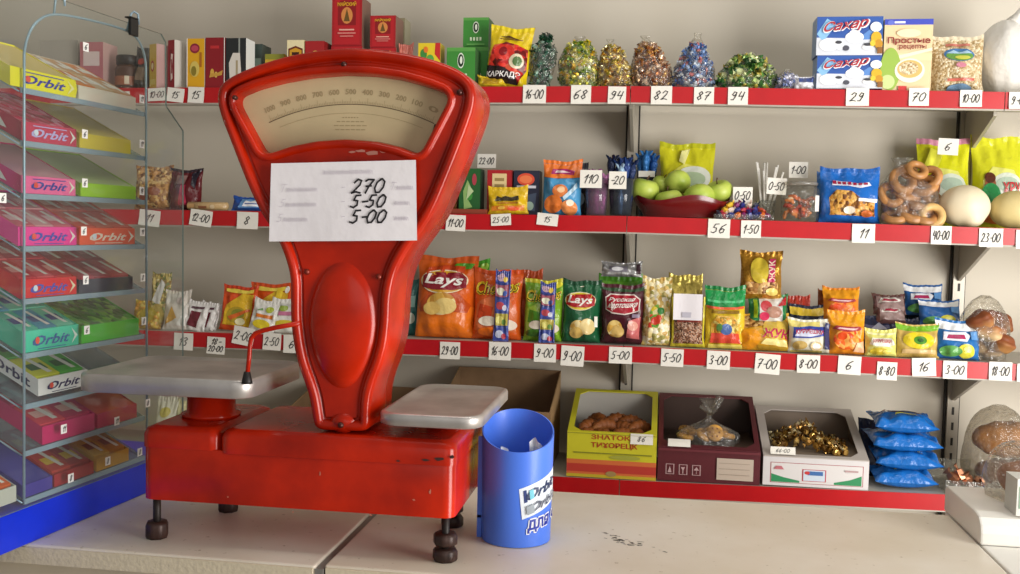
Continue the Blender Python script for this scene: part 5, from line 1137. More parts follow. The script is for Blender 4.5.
def lays(base, oval, gold): return [('p', [(-.95, .62), (-.6, .86), (.0, .9), (.6, .88), (.6, .8), (-.4, .72)], 'c84820') if base == 'o' else ('r', -.1, .9, .1, .91, 'f0e8d0'), ('e', -.05, .68 if base == 'o' else .66, .84, .155, 'f0e4c0'), ('e', -.05, .68 if base == 'o' else .66, .80, .142, gold), ('p', [(-.82, .6), (-.8, .74), (-.5, .80), (.5, .80), (.74, .72), (.74, .6), (.3, .57), (-.4, .57)] if base == 'o' else [(-.82, .59), (-.8, .72), (-.5, .77), (.5, .78), (.74, .7), (.74, .58), (.3, .555), (-.4, .555)], oval), ('t', 'Lays', -.04, .685 if base == 'o' else .665, .64, .085, 'f6f2ea', dict(slant=.14, rise=-.1))]
bag('chips_bag', 'big orange chips bag with maroon oval logo right of the scale column', 'bag', 'C', 411, 473, 258, .01, 'f:dc6018', [('r', -.98, .0, .98, .38, 'e8761c'), ('p', [(-.9, .38), (-.5, .55), (.4, .56), (.9, .4), (.8, .3), (-.8, .3)], 'c04c14')]+[('p', [(.1, .86), (.3, .92), (.9, .9), (.8, .84)], '58a030')]+lays('o', '8c1c2c', 'd8a028')+[('e', -.05, .4, .5, .14, 'chips'), ('e', .1, .37, .38, .1, 'e8cc80'), ('e', -.35, .34, .3, .08, 'e0bc68')], puff=.045, tilt=9, seal='f:d05818')
STRIP = [('r', -1, .0, 1, 1, '4c58a0')]+sum([[('r', -.9, .02+.2*k, .9, .19+.2*k, ['3c4c9c', 'b8a848', '4454a4', 'a05868', '3c4898'][k]), ('e', -.2, .1+.2*k, .55, .055, ['c8d0e8', 'd8d070', 'c04c58', 'd8d8c0', 'c8a8b8'][k]), ('e', .4, .07+.2*k, .3, .04, ['b83848', '6c9848', 'd8d8e8', '4860b0', 'e0c050'][k])] for k in range(5)], [])
def cheetos(col, pat_): return [('p', [(-.9, .12), (-.85, .5), (-.3, .6), (.5, .58), (.9, .4), (.85, .1)], pat_), ('p', [(-.8, .3), (-.7, .5), (-.1, .45), (-.2, .26)], col), ('t', 'Cheetos', .0, .735, .93, .105, 'e8c828', dict(slant=.05, rise=.25)) , ('t', 'Cheetos', .0, .735, .89, .09, '1c1814', dict(slant=.05, rise=.27)), ('t', 'Cheetos', -.01, .74, .87, .08, 'f0d030', dict(slant=.05, rise=.28, bold=False)), ('e', -.3, .25, .4, .07, 'f0e4d0'), ('e', .5, .2, .4, .08, 'e8d8c8'), ('e', -.2, .1, .5, .06, 'e8701c')]
bag('corn_snack_bag', 'orange corn snack bag with hanging strip of blue sachets', 'bag', 'C', 470, 520, 271, .014, 'f:dc5c1c', cheetos('c84014', 'd87040'), puff=.035, tilt=8, seal='f:d85018')
bag('sachet_strip', 'strip of five blue sachets hanging over the orange corn snack bag', 'sachet strip', 'C', 493.5, 509, 271.5, .0035, 'f:4c58a0', STRIP, puff=.003, tilt=9)
bag('snack_bag', 'small orange snack bag top showing behind the corn snack bags', 'bag', 'C', 514, 541, 271, .12, 'f:c85020', [('r', -.5, .8, .5, .86, 'e8a080')], puff=.02)
bag('corn_snack_bag', 'green corn snack bag with hanging strip of blue sachets', 'bag', 'C', 522, 562, 281, .014, 'f:7cac28', cheetos('4c8c20', '98b838')[:-1]+[('e', -.4, .12, .5, .06, '3c6c20'), ('e', .6, .9, .35, .05, 'e0d838')], puff=.03, tilt=8, seal='f:c8c030')
bag('sachet_strip', 'strip of blue sachets hanging over the green corn snack bag', 'sachet strip', 'C', 539, 555, 284, .0035, 'f:4c58a0', STRIP, puff=.003, tilt=8)
bag('chips_bag', 'green chips bag with red and white oval logo', 'bag', 'C', 560.5, 600, 282, .01, 'f:1c5c38', lays('g', 'b01c24', 'e0cc38')+[('e', -.1, .22, .45, .13, 'chips'), ('e', .4, .25, .4, .13, 'e8d090'), ('e', -.2, .15, .35, .09, 'e0bc68'), ('r', .75, .25, .92, .42, 'f0ece0')], puff=.035, tilt=7, seal='f:184c30')
bag('snack_bag', 'bright green bag top behind the maroon potato chips bag', 'bag', 'C', 597, 642, 276, .09, 'f:58a428', [('r', -.8, .82, .8, .9, '78c040'), ('r', -1, .2, 1, .8, '2c6c34')], puff=.02, tilt=5)
bag('potato_chips_bag', 'maroon potato chips bag with red shield logo', 'bag', 'C', 600, 645, 286, .01, 'f:4c1824', [('r', -1, .88, 1, .935, '2c4c2c'), ('p', [(-.82, .55), (-.85, .76), (-.6, .84), (.5, .84), (.82, .74), (.78, .54), (.1, .48), (-.5, .5)], 'e8dcd4'), ('p', [(-.78, .56), (-.8, .75), (-.56, .82), (.48, .82), (.77, .73), (.73, .55), (.1, .5), (-.46, .52)], 'a8182c'), ('t', 'Русская', -.05, .735, .6, .045, 'f4ece6', dict(slant=.1, rise=.15)), ('t', 'картошка', -.02, .625, .68, .05, 'f4ece6', dict(slant=.1, rise=.3)), ('e', -.35, .25, .36, .14, 'chips'), ('e', -.2, .2, .3, .1, 'd8b468'), ('p', [(.2, .1), (.3, .38), (.85, .46), (.8, .08)], 'c86868'), ('e', .5, .3, .25, .08, 'e0a090'), ('r', .45, .44, .8, .5, '88788c')], puff=.035, tilt=6)
bag('foil_packet', 'silver and grey packet lying on top of the chips bags near the middle rail', 'packet', 'C', 600, 642, 263, .06, 'x:b0b0b0', [('r', -.6, .3, .3, .7, '787480'), ('r', .75, .2, .95, .8, '3c2830'), ('e', -.2, .5, .3, .15, 'd8d8dc')], puff=.012, tilt=12, ybot=277)
bag('pasta_bag', 'clear bag of pale pasta with red and green flecks right of the potato chips', 'bag', 'C', 642, 672, 279, .012, 'pasta', [('p', [(-.6, .25), (-.4, .55), (.1, .6), (.4, .4), (.1, .25)], 'veg'), ('e', -.1, .35, .3, .06, 'c83c28'), ('e', .3, .5, .25, .05, '3c8440')], puff=.03, tilt=8)
bag('noodle_pack', 'golden foil pack standing behind the buckwheat pack', 'pack', 'C', 668, 703, 276, .07, 'x:c8b458', [('r', -.8, .1, .8, .7, 'a89038')], puff=.02, tilt=8)
bag('buckwheat_pack', 'clear pack of buckwheat with yellow edges and a white paper on its top', 'pack', 'C', 671, 706, 300, .01, 'buckwheat', [('r', -1, 0, -.88, 1, 'd8cc40'), ('r', .88, 0, 1, 1, 'd8cc40'), ('r', -1, 0, 1, .06, 'd0c038'), ('r', -.7, .5, .7, .56, '8c3c34')], puff=.024, tilt=9)
q = span(673, 702, 294, YS+.006, 'C', 320)
mb = MB(); mb.grid(lambda u, v: ((u-.5)*q[1], .006*v+.002*math.sin(u*5), v*q[3]), 8, 4, 'e9e4e8'); mb.grid(lambda u, v: ((.5-u)*q[1], .0065*v+.002*math.sin((1-u)*5)+.0004, v*q[3]), 8, 4, 'e9e4e8')
mb.add([(-q[1]*.2, .0008, q[3]*.1), (q[1]*.2, .0008, q[3]*.1), (q[1]*.2, .0018, q[3]*.3), (-q[1]*.2, .0018, q[3]*.3)], [(0, 1, 2, 3)], 'b8b4c0')
tag(mb.build('paper_slip', loc=(q[0], YS+.001, q[2])), 'white paper slip hanging over the top of the buckwheat pack', 'paper')
bag('noodle_pack', 'yellow noodle sachet with glossy green top between the buckwheat and golden bags', 'sachet', 'C', 705, 747, 288, .012, 'f:e0c030', [('r', -1, .66, 1, .93, '148c44'), ('r', -.9, .73, .9, .77, '58c080'), ('p', [(-.7, .15), (-.7, .4), (-.4, .52), (.4, .52), (.75, .4), (.75, .15)], 'e0b048'), ('p', [(-.68, .2), (-.6, .42), (-.3, .5), (.3, .5), (.68, .42), (.7, .2)], 'noodle'), ('p', [(-.75, .08), (-.7, .24), (.7, .24), (.8, .08)], 'd84c38'), ('e', .05, .3, .3, .09, '4c68a0'), ('e', -.3, .33, .15, .06, '5c8c48'), ('r', -.7, .55, .7, .6, '8c6c18'), ('r', -.95, .62, .95, .66, 'e06038'), ('r', -.8, .0, .85, .06, 'e8d868')], puff=.024, tilt=8, seal='f:107838')
zhuk = [('e', .15, .55, .75, .3, 'c8b030'), ('p', [(-.8, .1), (-.7, .4), (.2, .4), (.8, .2), (.7, .05)], 'snack')]
bag('snack_bag', 'golden foil snack bag standing on top of the pile, higher than its neighbours', 'bag', 'C', 740.5, 784, 252.5, .06, 'x:c08c30', [('r', -.8, .1, .8, .35, 'snack'), ('e', -.1, .6, .45, .28, 'd0b83c'), ('p', [(.3, .35), (.4, .85), (.7, .85), (.62, .35)], 'c03060'), ('t', 'ЖУК', .5, .6, .16, .22, 'f0d8c0', dict(vert=True)), ('e', .5, .15, .3, .08, 'e8d070')], puff=.025, tilt=7, ybot=300, seal='x:a87828')
bag('sweets_bag', 'green edged sweets bag with red and white picture under the golden snack bag', 'bag', 'C', 748, 789, 296, .05, 'f:2c7c48', [('r', -.45, .1, .75, .9, 'd8d4cc'), ('e', -.1, .6, .3, .2, 'c84850'), ('e', .3, .4, .4, .2, 'b08470'), ('e', -.2, .25, .25, .14, 'd83860'), ('p', [(.5, .6), (.9, .95), (.95, .6)], 'b02028'), ('r', -.75, .2, -.55, .8, '98b828')], puff=.022, tilt=12, ybot=326)
bag('sweets_bag', 'dark green and red sweets bag behind the white and blue rusk bag', 'bag', 'C', 786, 812, 297, .085, 'f:a8301c', [('p', [(-1, 0), (-.9, 1), (-.5, .5), (-.6, 0)], '2c5c38'), ('e', .2, .6, .4, .2, 'e08030')], puff=.018, tilt=10)
bag('snack_bag', 'golden snack bag lying with pink lettering at the front edge', 'bag', 'C', 736, 792, 317, .006, 'f:d8a028', [('p', [(-1, .1), (-.9, .5), (.1, .6), (.95, .9), (-.4, .95), (-.95, .9)], 'snack'), ('e', .5, .55, .5, .35, 'd8b850'), ('e', -.5, .25, .4, .25, 'e8981c'), ('t', 'ЖУК', .5, .38, .5, .13, 'c8245c', dict(slant=.1)), ('p', [(-.1, .08), (.1, .22), (.9, .2), (.9, .06)], 'f0e090'), ('r', -.2, .0, .9, .05, 'b89028')], puff=.028, tilt=26)
bag('rusk_bag', 'black and blue rusk bag lying behind the white and blue rusk bag', 'bag', 'C', 791, 830, 307, .06, 'f:24283c', [('r', -1, .75, 1, .93, 'd8b838'), ('p', [(-.5, .3), (-.3, .6), (.3, .5), (.2, .3)], 'c8ccd8'), ('r', .5, .4, .95, .7, '98a4b8')], puff=.02, tilt=15)
bag('rusk_bag', 'white and yellow rusk bag with blue banner and red lettering', 'bag', 'C', 789, 832, 321, .006, 'f:e0dcc8', [('r', -1, .72, .5, .93, 'e0d078'), ('p', [(-.85, .42), (-.8, .72), (.0, .8), (.75, .76), (.7, .5), (.0, .42)], '3848a0'), ('p', [(-.75, .47), (-.6, .63), (.0, .68), (.65, .64), (.6, .54), (0, .46)], 'd8dcf0'), ('t', 'КИРИЕШКИ', -.02, .58, .68, .07, 'b82040', dict(arc=.8, bold=True)), ('e', -.5, .2, .35, .13, 'c8a860'), ('e', .3, .18, .3, .14, 'd8c090'), ('e', .3, .18, .2, .09, 'f0ece0'), ('r', -.9, 0, .6, .05, 'b0a050'), ('p', [(.7, .1), (.75, .9), (1, .8), (1, .1)], '3c4068')], puff=.024, tilt=9)
oj = [('r', -1, .62, 1, .93, 'e89c20'), ('e', .0, .32, .75, .24, 'balls'), ('e', -.3, .4, .25, .09, 'e04c18'), ('e', .25, .3, .2, .07, 'f08838'), ('p', [(-.8, .55), (-.6, .64), (.7, .62), (.8, .54), (.0, .5)], 'a83840'), ('p', [(-.6, .57), (-.4, .6), (.6, .58), (.3, .54)], 'e8c8c8'), ('p', [(.3, .05), (.5, .25), (.9, .3), (.9, .04)], 'e8b890')]
bag('corn_ball_bag', 'upper orange bag of corn balls, stacked behind the lower one', 'bag', 'C', 824, 862, 289, .075, 'f:e08420', oj, puff=.022, tilt=14, ybot=322)
bag('corn_ball_bag', 'dark orange bag end behind the upper corn ball bag', 'bag', 'C', 819, 836, 291, .12, 'f:a85818', [], puff=.015, tilt=8)
bag('corn_ball_bag', 'lower orange bag of corn balls at the front edge', 'bag', 'C', 829, 868, 313, .006, 'f:e8901c', oj, puff=.026, tilt=10, seal='f:e89420')
rk1 = [('p', [(-.7, .5), (-.5, .78), (.4, .82), (.75, .62), (.3, .46)], 'e4e0d8'), ('p', [(-.5, .55), (-.35, .7), (.3, .72), (.55, .6), (.2, .52)], 'b8304c')]
for k, (x0, x1, yt, yb, d) in enumerate(((874, 908, 296, 312, .11), (877, 908, 306, 322, .09))):
    bag('rusk_bag', ['dark brown rusk bag with pink lettering topmost of the pair', 'dark brown rusk bag with pink lettering lower of the pair'][k], 'bag', 'C', x0, x1, yt, d, 'f:6c4a48', [('r', -.8, .1, .9, .85, '98807c')]+rk1, puff=.016, tilt=30, ybot=yb+3, back='f:5a3c30')
for k, (x0, x1, yt, d) in enumerate(((862, 897, 318, .055), (894, 926, 321, .05))):
    bag('rusk_bag', ['dark blue bag lying behind the pale yellow rusk bag', 'dark grey-blue bag lying behind the green and yellow pack'][k], 'bag', 'C', x0, x1, yt, d, 'f:2c3048', [('r', -.8, .4, .8, .7, '5c5c78'), ('p', [(-.6, .5), (.2, .8), (.6, .6)], 'a8a8b8')], puff=.018, tilt=28)
bag('rusk_bag', 'pale yellow rusk bag with red lettering at the front edge', 'bag', 'C', 866, 899, 331, .006, 'f:dcd878', [('r', -.9, .78, .9, .86, 'f0ecb0'), ('p', [(-.8, .42), (-.6, .66), (.6, .66), (.8, .42), (.4, .34), (-.4, .34)], 'e8e8d8'), ('t', 'КИРИЕШКИ', .0, .53, .58, .07, 'b83848', dict(arc=.5)), ('e', -.2, .16, .6, .13, 'c8b030'), ('e', .3, .14, .3, .08, 'e8d868')], puff=.02, tilt=10)
bag('snack_bag', 'yellow snack pack with green top and round green mark', 'bag', 'C', 898, 942, 326, .006, 'f:c8a858', [('r', -1, .78, 1, .95, '78b028'), ('e', .0, .5, .75, .26, 'e0c828'), ('e', .05, .5, .32, .13, '4c8c28'), ('e', .05, .5, .15, .06, '285c20'), ('r', -.8, .1, .8, .22, 'd8b880')], puff=.02, tilt=12)
bw = [('r', -1, .72, .95, .93, 'eceef0'), ('p', [(-.75, .46), (-.7, .66), (.3, .7), (.5, .6), (.3, .44)], 'e4e8f0'), ('p', [(-.6, .5), (-.5, .6), (.2, .62), (.25, .5)], 'a8305c'), ('e', .3, .2, .4, .18, 'd8d040'), ('e', -.4, .18, .5, .14, '5c9c50'), ('e', .35, .24, .2, .08, 'f0e878'), ('r', .5, .5, .9, .7, '5c90c8')]
bag('rusk_bag', 'blue and white snack bag topmost at the back beside the right rail', 'bag', 'C', 906, 946, 286, .13, 'f:2c5c98', bw, puff=.018, tilt=18, ybot=316)
bag('rusk_bag', 'dark side of a bag in the gap left of the blue and white bags', 'bag', 'C', 907, 926, 302, .14, 'f:303440', [('e', .0, .4, .5, .15, '6c8450')], puff=.018, tilt=10)
bag('rusk_bag', 'blue and white snack bag in the middle of the three', 'bag', 'C', 921, 964, 302, .085, 'f:2c60a0', bw[:1]+bw[3:], puff=.018, tilt=22, ybot=328)
bag('rusk_bag', 'blue and white snack bag with yellow picture at the front edge', 'bag', 'C', 937, 984, 322, .006, 'f:2468a8', bw, puff=.026, tilt=10, roll=2)
# buns in a clear bag
def crustmat(name, crust, crumb, z0, z1):
    m, N, L, b = newmat(name); tc = N.new('ShaderNodeTexCoord'); sx = N.new('ShaderNodeSeparateXYZ'); nz = N.new('ShaderNodeTexNoise'); nz.inputs['Scale'].default_value = 40; nz.inputs['Detail'].default_value = 5
    ma = N.new('ShaderNodeMath'); ma.operation = 'MULTIPLY_ADD'; ma.inputs[1].default_value = .025; r = N.new('ShaderNodeMapRange'); r.inputs['From Min'].default_value = z0; r.inputs['From Max'].default_value = z1
    cr = N.new('ShaderNodeValToRGB'); cr.color_ramp.elements[0].color = lin(crumb); cr.color_ramp.elements[1].color = lin(crust)
    L.new(tc.outputs['Object'], sx.inputs[0]); L.new(tc.outputs['Object'], nz.inputs['Vector']); L.new(nz.outputs['Fac'], ma.inputs[0]); L.new(sx.outputs['Z'], ma.inputs[2]); L.new(ma.outputs[0], r.inputs['Value']); L.new(r.outputs[0], cr.inputs[0]); L.new(cr.outputs[0], b.inputs['Base Color'])
    b.inputs['Roughness'].default_value = .6; return m
BUN = crustmat('bun_crust', '7c3e16', 'c08c50', -.012, .016); BUN2 = crustmat('pale_bun_crust', '9c5c28', 'd8b888', .0, .03)
for k, (px, py, rx_, rz_, mt, ry_) in enumerate(((981, 320, .036, .024, BUN, -.5), (1000, 322, .034, .022, BUN, .6), (990, 333, .040, .022, BUN2, .15), (978, 344, .034, .02, BUN2, -.3), (1001, 343, .034, .023, BUN, .3), (989, 350, .03, .018, BUN2, 0))):
    p = atY(px, py, YS+[.05, .095, .05, .095, .05, .1][k]); mb = MB()
    def lump(p, t, f): 
        g = 1+.05*math.sin(p.x*190+k)+.05*math.sin(p.z*260+2*k)
        cut = .006*math.exp(-((p.z-.006)/.004)**2)*max(0, -math.sin(t))
        return Vector((p.x*g, p.y*g*(1-.35*abs(p.x)/.04)+cut, p.z*g))
    mb.blob((0, 0, 0), rx_, .036, rz_, mt, 32, 20, lump)
    tag(mb.build('bun', loc=p, rot=(0, ry_, .2)), 'brown bun inside the clear bag at the right end of the third shelf', 'bun', 'buns in the clear bag')
q = span(967, 1014, 297, YS+.025, 'C'); r_ = q[1]/2
def bunbag(u, v):
    t = 2*math.pi*u; R = r_*(1.02+.06*math.sin(math.pi*v))*math.sqrt(max(.02, 1-max(0, (v-.45)/.56)**2)); R *= 1+.05*math.sin(4*t+7*v)
    return (R*math.cos(t), R*.9*math.sin(t), .001+q[3]*v)
e = MB(); e.grid(bunbag, 28, 12, CLEARBAG); e.add([bunbag(i/28, 0) for i in range(28)], [tuple(range(28))], CLEARBAG); e.add([bunbag(i/28, 1) for i in range(28)], [tuple(range(28))], CLEARBAG)
tag(e.build('clear_bag', loc=(q[0], YS+.025+r_*.9, q[2])), 'clear bag of golden buns at the right end of the third shelf', 'bag')
# ------------------------------------------------------------------ bottom shelf
KRAFT = M('8a6c4c', .7, vary=.12, bscale=25); KRAFT2 = M('a08058', .7, vary=.1, bscale=25)
def openbox(label, x0, x1, ytopfront, ytopback, d, dep, faces, hole=None, decals=(), inner=None, lid=True, name='display_box'):
    """carton whose open top slopes up to the back; hole = frame width (left/right, front, back)"""
    Y = YS+d; a = atY(x0, 470, Y); c = atY(x1, 470, Y); X = (a.x+c.x)/2; w_ = c.x-a.x; z0 = shelf_z('D', X)+.001
    hf = atY((x0+x1)/2, ytopfront, Y).z-z0; hb = atY((x0+x1)/2+8, ytopback, Y+dep).z-z0
    e = empty(name, (X, Y, z0), label, 'box'); t = .0025
    mb = MB(); fr, sd, tp = faces
    sl = lambda y: hf+(hb-hf)*y/dep
    def slabp(x0_, x1_, y0_, y1_, zf, mat):     # wall from the floor to zf(y)
        vs = [(x0_, y0_, 0), (x1_, y0_, 0), (x1_, y1_, 0), (x0_, y1_, 0), (x0_, y0_, zf(y0_)), (x1_, y0_, zf(y0_)), (x1_, y1_, zf(y1_)), (x0_, y1_, zf(y1_))]
        mb.add(vs, [(3, 2, 1, 0), (4, 5, 6, 7), (0, 1, 5, 4), (1, 2, 6, 5), (2, 3, 7, 6), (3, 0, 4, 7)], mat)
    W2 = w_/2
    slabp(-W2, W2, 0, t, sl, fr); slabp(-W2, W2, dep-t, dep, sl, inner or sd); slabp(-W2, -W2+t, t, dep-t, sl, sd); slabp(W2-t, W2, t, dep-t, sl, sd)
    slabp(-W2+t, W2-t, t, dep-t, lambda y: .002, inner or sd)
    if inner:
        slabp(-W2+t, -W2+t+.0008, t, dep-t, lambda y: sl(y)-.003, inner); slabp(W2-t-.0008, W2-t, t, dep-t, lambda y: sl(y)-.003, inner)
    printing(mb, lambda u, v, off: (W2*u, -off, hf*v), decals, .0003, .0004)
    mb.build('carton', e)
    if hole:
        fs_, ff, fb = hole; m2 = MB(); th = .0022
        S = lambda x, y, o_: (x, y, sl(y)+.0003+o_)
        out = [(-W2, 0), (W2, 0), (W2, dep), (-W2, dep)]; ch = min(.02, w_*.12)
        inn = [(-W2+fs_+ch, ff), (W2-fs_-ch, ff), (W2-fs_, ff+ch), (W2-fs_, dep-fb-ch), (W2-fs_-ch, dep-fb), (-W2+fs_+ch, dep-fb), (-W2+fs_, dep-fb-ch), (-W2+fs_, ff+ch)]
        idx = [0, 1, 1, 2, 2, 3, 3, 0]
        vs = [S(*p, 0) for p in out]+[S(*p, 0) for p in inn]+[S(*p, th) for p in out]+[S(*p, th) for p in inn]
        fs = []
        def ringf(o_):
            r_ = []
            for i in range(8):
                j = (i+1) % 8; a_, b_ = idx[i], idx[j]
                r_.append((o_+4+i, o_+4+j, o_+b_, o_+a_) if a_ != b_ else (o_+4+i, o_+4+j, o_+a_))
            return r_
        fs = ringf(12)+[tuple(reversed(f)) for f in ringf(0)]+[(4+i, 4+(i+1) % 8, 16+(i+1) % 8, 16+i) for i in range(8)]+[(i, (i+1) % 4, 12+(i+1) % 4, 12+i) for i in range(4)]
        m2.add(vs, fs, tp); m2.build('lid_frame', e)
    return e, X, Y, z0, W2, hf, hb, sl
YEL = M('cfc82c', .45, vary=.05, bscale=20)
e, X, Y, z0, W2, hf, hb, sl = openbox('yellow pastry box with red lettering and a window lid on the bottom shelf', 566.5, 656, 434, 391, .008, .24, (YEL, YEL, YEL), (.014, .006, .012), inner='b8b4ac', decals=[('r', -1, .05, 1, .40, 'd8703c'), ('r', -1, .12, 1, .3, 'c03c30'), ('r', -1, .0, 1, .07, 'c8b030'), ('t', 'ЗНАТОК', -.02, .92, .44, .055, 'b04820'), ('t', 'ТИХОРЕЦК', .06, .73, .52, .07, 'b03820'), ('r', -.85, .54, .9, .57, '8c8c28'), ('e', .3, .48, .35, .05, 'a8a840'), ('e', .0, .1, .12, .06, 'a88c58'), ('r', -1, .985, 1, 1, '98942c')])
CRO = crustmat('croissant_crust', '8a4c1c', 'c88c48', -.006, .02)
rs = random.Random(4); k = 0
for row, (dy, n_) in enumerate(((.05, 4), (.095, 4), (.145, 3))):
    for j in range(n_):
        dx = (j-(n_-1)/2)*.042+rs.uniform(-.004, .004); mb = MB(); n = 20; pts = []; rad_ = []
        for i in range(n+1):
            t = -1+2*i/n; pts.append((.042*t, -.014*t*t, .012*(1-t*t)-.004)); rad_.append(.003+.0135*(1-t*t)**.8*(1+.16*math.cos(i*2.1)))
        mb.tube(pts, rad_, CRO, 12)
        k += 1; k_ = k-1
        tag(mb.build('croissant', loc=(X+dx, Y+dy, z0+.088+.013*(row == 1)+.02*(row == 2)+rs.uniform(0, .006)), rot=(.2, rs.uniform(-.2, .2), [.75, -.6, .5, -.8, .9, .4, -.5, .7, -.9, .6, .3][k_])), 'ridged brown croissant roll inside the yellow pastry box', 'pastry', 'pastries in the yellow box')
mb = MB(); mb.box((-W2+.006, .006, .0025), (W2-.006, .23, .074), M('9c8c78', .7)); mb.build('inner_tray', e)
ptag(630.5, 653, 434, 444.5, '86', 'white tag reading 86 on the front of the yellow pastry box', Y-.003)
MAR = M('5c2028', .45, vary=.08, bscale=20)
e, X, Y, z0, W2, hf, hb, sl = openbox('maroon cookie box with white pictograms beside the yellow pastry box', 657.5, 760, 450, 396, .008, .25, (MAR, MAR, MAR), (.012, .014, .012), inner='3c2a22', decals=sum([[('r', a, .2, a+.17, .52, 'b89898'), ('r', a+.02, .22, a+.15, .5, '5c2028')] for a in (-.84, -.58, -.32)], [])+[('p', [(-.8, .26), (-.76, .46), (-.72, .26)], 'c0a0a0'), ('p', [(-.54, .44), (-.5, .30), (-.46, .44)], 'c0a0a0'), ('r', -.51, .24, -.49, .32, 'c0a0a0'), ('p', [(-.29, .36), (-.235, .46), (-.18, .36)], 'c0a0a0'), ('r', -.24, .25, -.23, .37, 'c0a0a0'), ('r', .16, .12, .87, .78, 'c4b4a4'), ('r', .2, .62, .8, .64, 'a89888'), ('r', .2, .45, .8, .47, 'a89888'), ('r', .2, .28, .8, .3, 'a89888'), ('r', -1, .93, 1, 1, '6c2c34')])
COO = M('cc9848', .5, vary=.3, bscale=60)
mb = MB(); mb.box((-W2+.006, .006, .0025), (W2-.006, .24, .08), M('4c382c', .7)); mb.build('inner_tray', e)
for k, (dx, dy, dz, rx_) in enumerate(((.015, .05, .03, 1.1), (-.01, .06, .022, .6), (-.055, .07, .014, .2), (.045, .075, .018, .3), (-.03, .09, .02, .4), (.0, .10, .024, .3), (.03, .115, .02, .2), (-.05, .12, .02, .2))):
    mb = MB(); mb.lathe([(0, -.006), (.019, -.006), (.022, 0), (.019, .006), (0, .0075)], COO, n=20)
    for q in range(6): mb.blob((.011*math.cos(q*1.05), .011*math.sin(q*1.05), .0065), .0025, .0025, .0015, '8a5424', 6, 4)
    tag(mb.build('cookie', loc=(X+dx, Y+dy, z0+.082+dz), rot=(rx_, 0, k)), 'round cookie in the clear bag inside the maroon box', 'cookie', 'cookies in the maroon box')
zb_ = .084
mb = MB()
def cb(u, v):
    t = 2*math.pi*u; R = (1-.93*smooth01((v-.15)/.45)+.3*smooth01((v-.75)/.25)) if v > .15 else 1
    R *= 1+.08*math.sin(6*t+5*v); s_ = v*v
    return (R*.075*math.cos(t)+.004*s_, .075+R*.055*math.sin(t), zb_+.108*v)
mb.grid(cb, 30, 16, CLEARBAG)
for sx in (-1, 1): mb.tube([(.004, .075, zb_+.07), (.004+sx*.012, .07, zb_+.085), (.004+sx*.022, .07, zb_+(.115 if sx > 0 else .092))], [.006, .008, .011], CLEARBAG, 8)
tag(mb.build('clear_bag', loc=(X, Y, z0)), 'knotted clear bag of cookies sitting in the maroon box', 'bag')
ptag(668, 690.5, 439, 446.5, '', 'small white label lying on the front rim of the maroon box', Y-.002, lines=[None])
WB = M('d8d4d4', .45, vary=.03, bscale=20)
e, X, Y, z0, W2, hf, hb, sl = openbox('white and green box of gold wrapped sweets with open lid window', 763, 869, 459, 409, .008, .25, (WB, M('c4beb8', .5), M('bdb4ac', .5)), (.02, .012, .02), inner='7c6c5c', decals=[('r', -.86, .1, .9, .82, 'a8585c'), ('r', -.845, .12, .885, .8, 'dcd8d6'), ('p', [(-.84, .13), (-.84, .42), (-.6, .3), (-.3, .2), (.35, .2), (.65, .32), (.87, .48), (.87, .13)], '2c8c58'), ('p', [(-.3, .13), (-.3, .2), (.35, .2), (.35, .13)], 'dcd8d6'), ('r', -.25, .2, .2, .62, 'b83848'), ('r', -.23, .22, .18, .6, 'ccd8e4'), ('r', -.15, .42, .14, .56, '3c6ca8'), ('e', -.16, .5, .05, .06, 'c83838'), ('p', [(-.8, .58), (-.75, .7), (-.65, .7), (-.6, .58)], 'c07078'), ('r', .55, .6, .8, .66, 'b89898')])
rs = random.Random(6); mats = [M(c, .22, .6) for c in PAL['foilgold']]
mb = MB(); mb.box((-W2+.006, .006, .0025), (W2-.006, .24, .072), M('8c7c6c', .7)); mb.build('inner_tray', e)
for k in range(130):
    dx = rs.uniform(-W2+.035, W2-.035); dy = rs.uniform(.03, .20); hz = .079+.052*math.exp(-((dx+.015)/.045)**2-((dy-.13)/.09)**2)*rs.uniform(.6, 1)
    mb = MB(); candy(mb, (0, 0, 0), .019, rs.choice(mats), rs)
    tag(mb.build('wrapped_sweet', loc=(X+dx, Y+dy, z0+hz)), 'gold foil wrapped sweet heaped in the white and green box', 'sweet', 'gold sweets in the white box')
ptag(770.5, 795.5, 447, 454.5, '66-00', 'white tag reading 66-00 on the front rim of the white and green box', YS+.012, lean=-25)
# brown cartons behind the scale and bin
openbox('tall open brown cardboard carton behind the blue bin', 438, 549, 410, 368, .02, .25, (KRAFT, KRAFT2, KRAFT), inner=KRAFT, name='cardboard_box')
openbox('dark open cardboard carton behind the scale column', 283, 425, 416, 385, .03, .24, (KRAFT, KRAFT2, KRAFT), inner=KRAFT, name='cardboard_box')
for k, (x0, x1, yt, c) in enumerate(((148, 170, 400, 'dcd8c4'), (168, 192, 404, 'd8d0a0'), (190, 214, 402, 'e0dcd0'))):
    bag('flour_pack', ['pale pack on the bottom shelf behind the glass edge', 'pale yellow pack on the bottom shelf behind the pedestal', 'white pack on the bottom shelf behind the big platform'][k], 'pack', 'D', x0, x1, yt, .02, 'f:'+c, [('r', -.6, .3, .6, .5, '8c8458'), ('e', 0, .7, .5, .1, 'c8b860')], puff=.025, tilt=12)
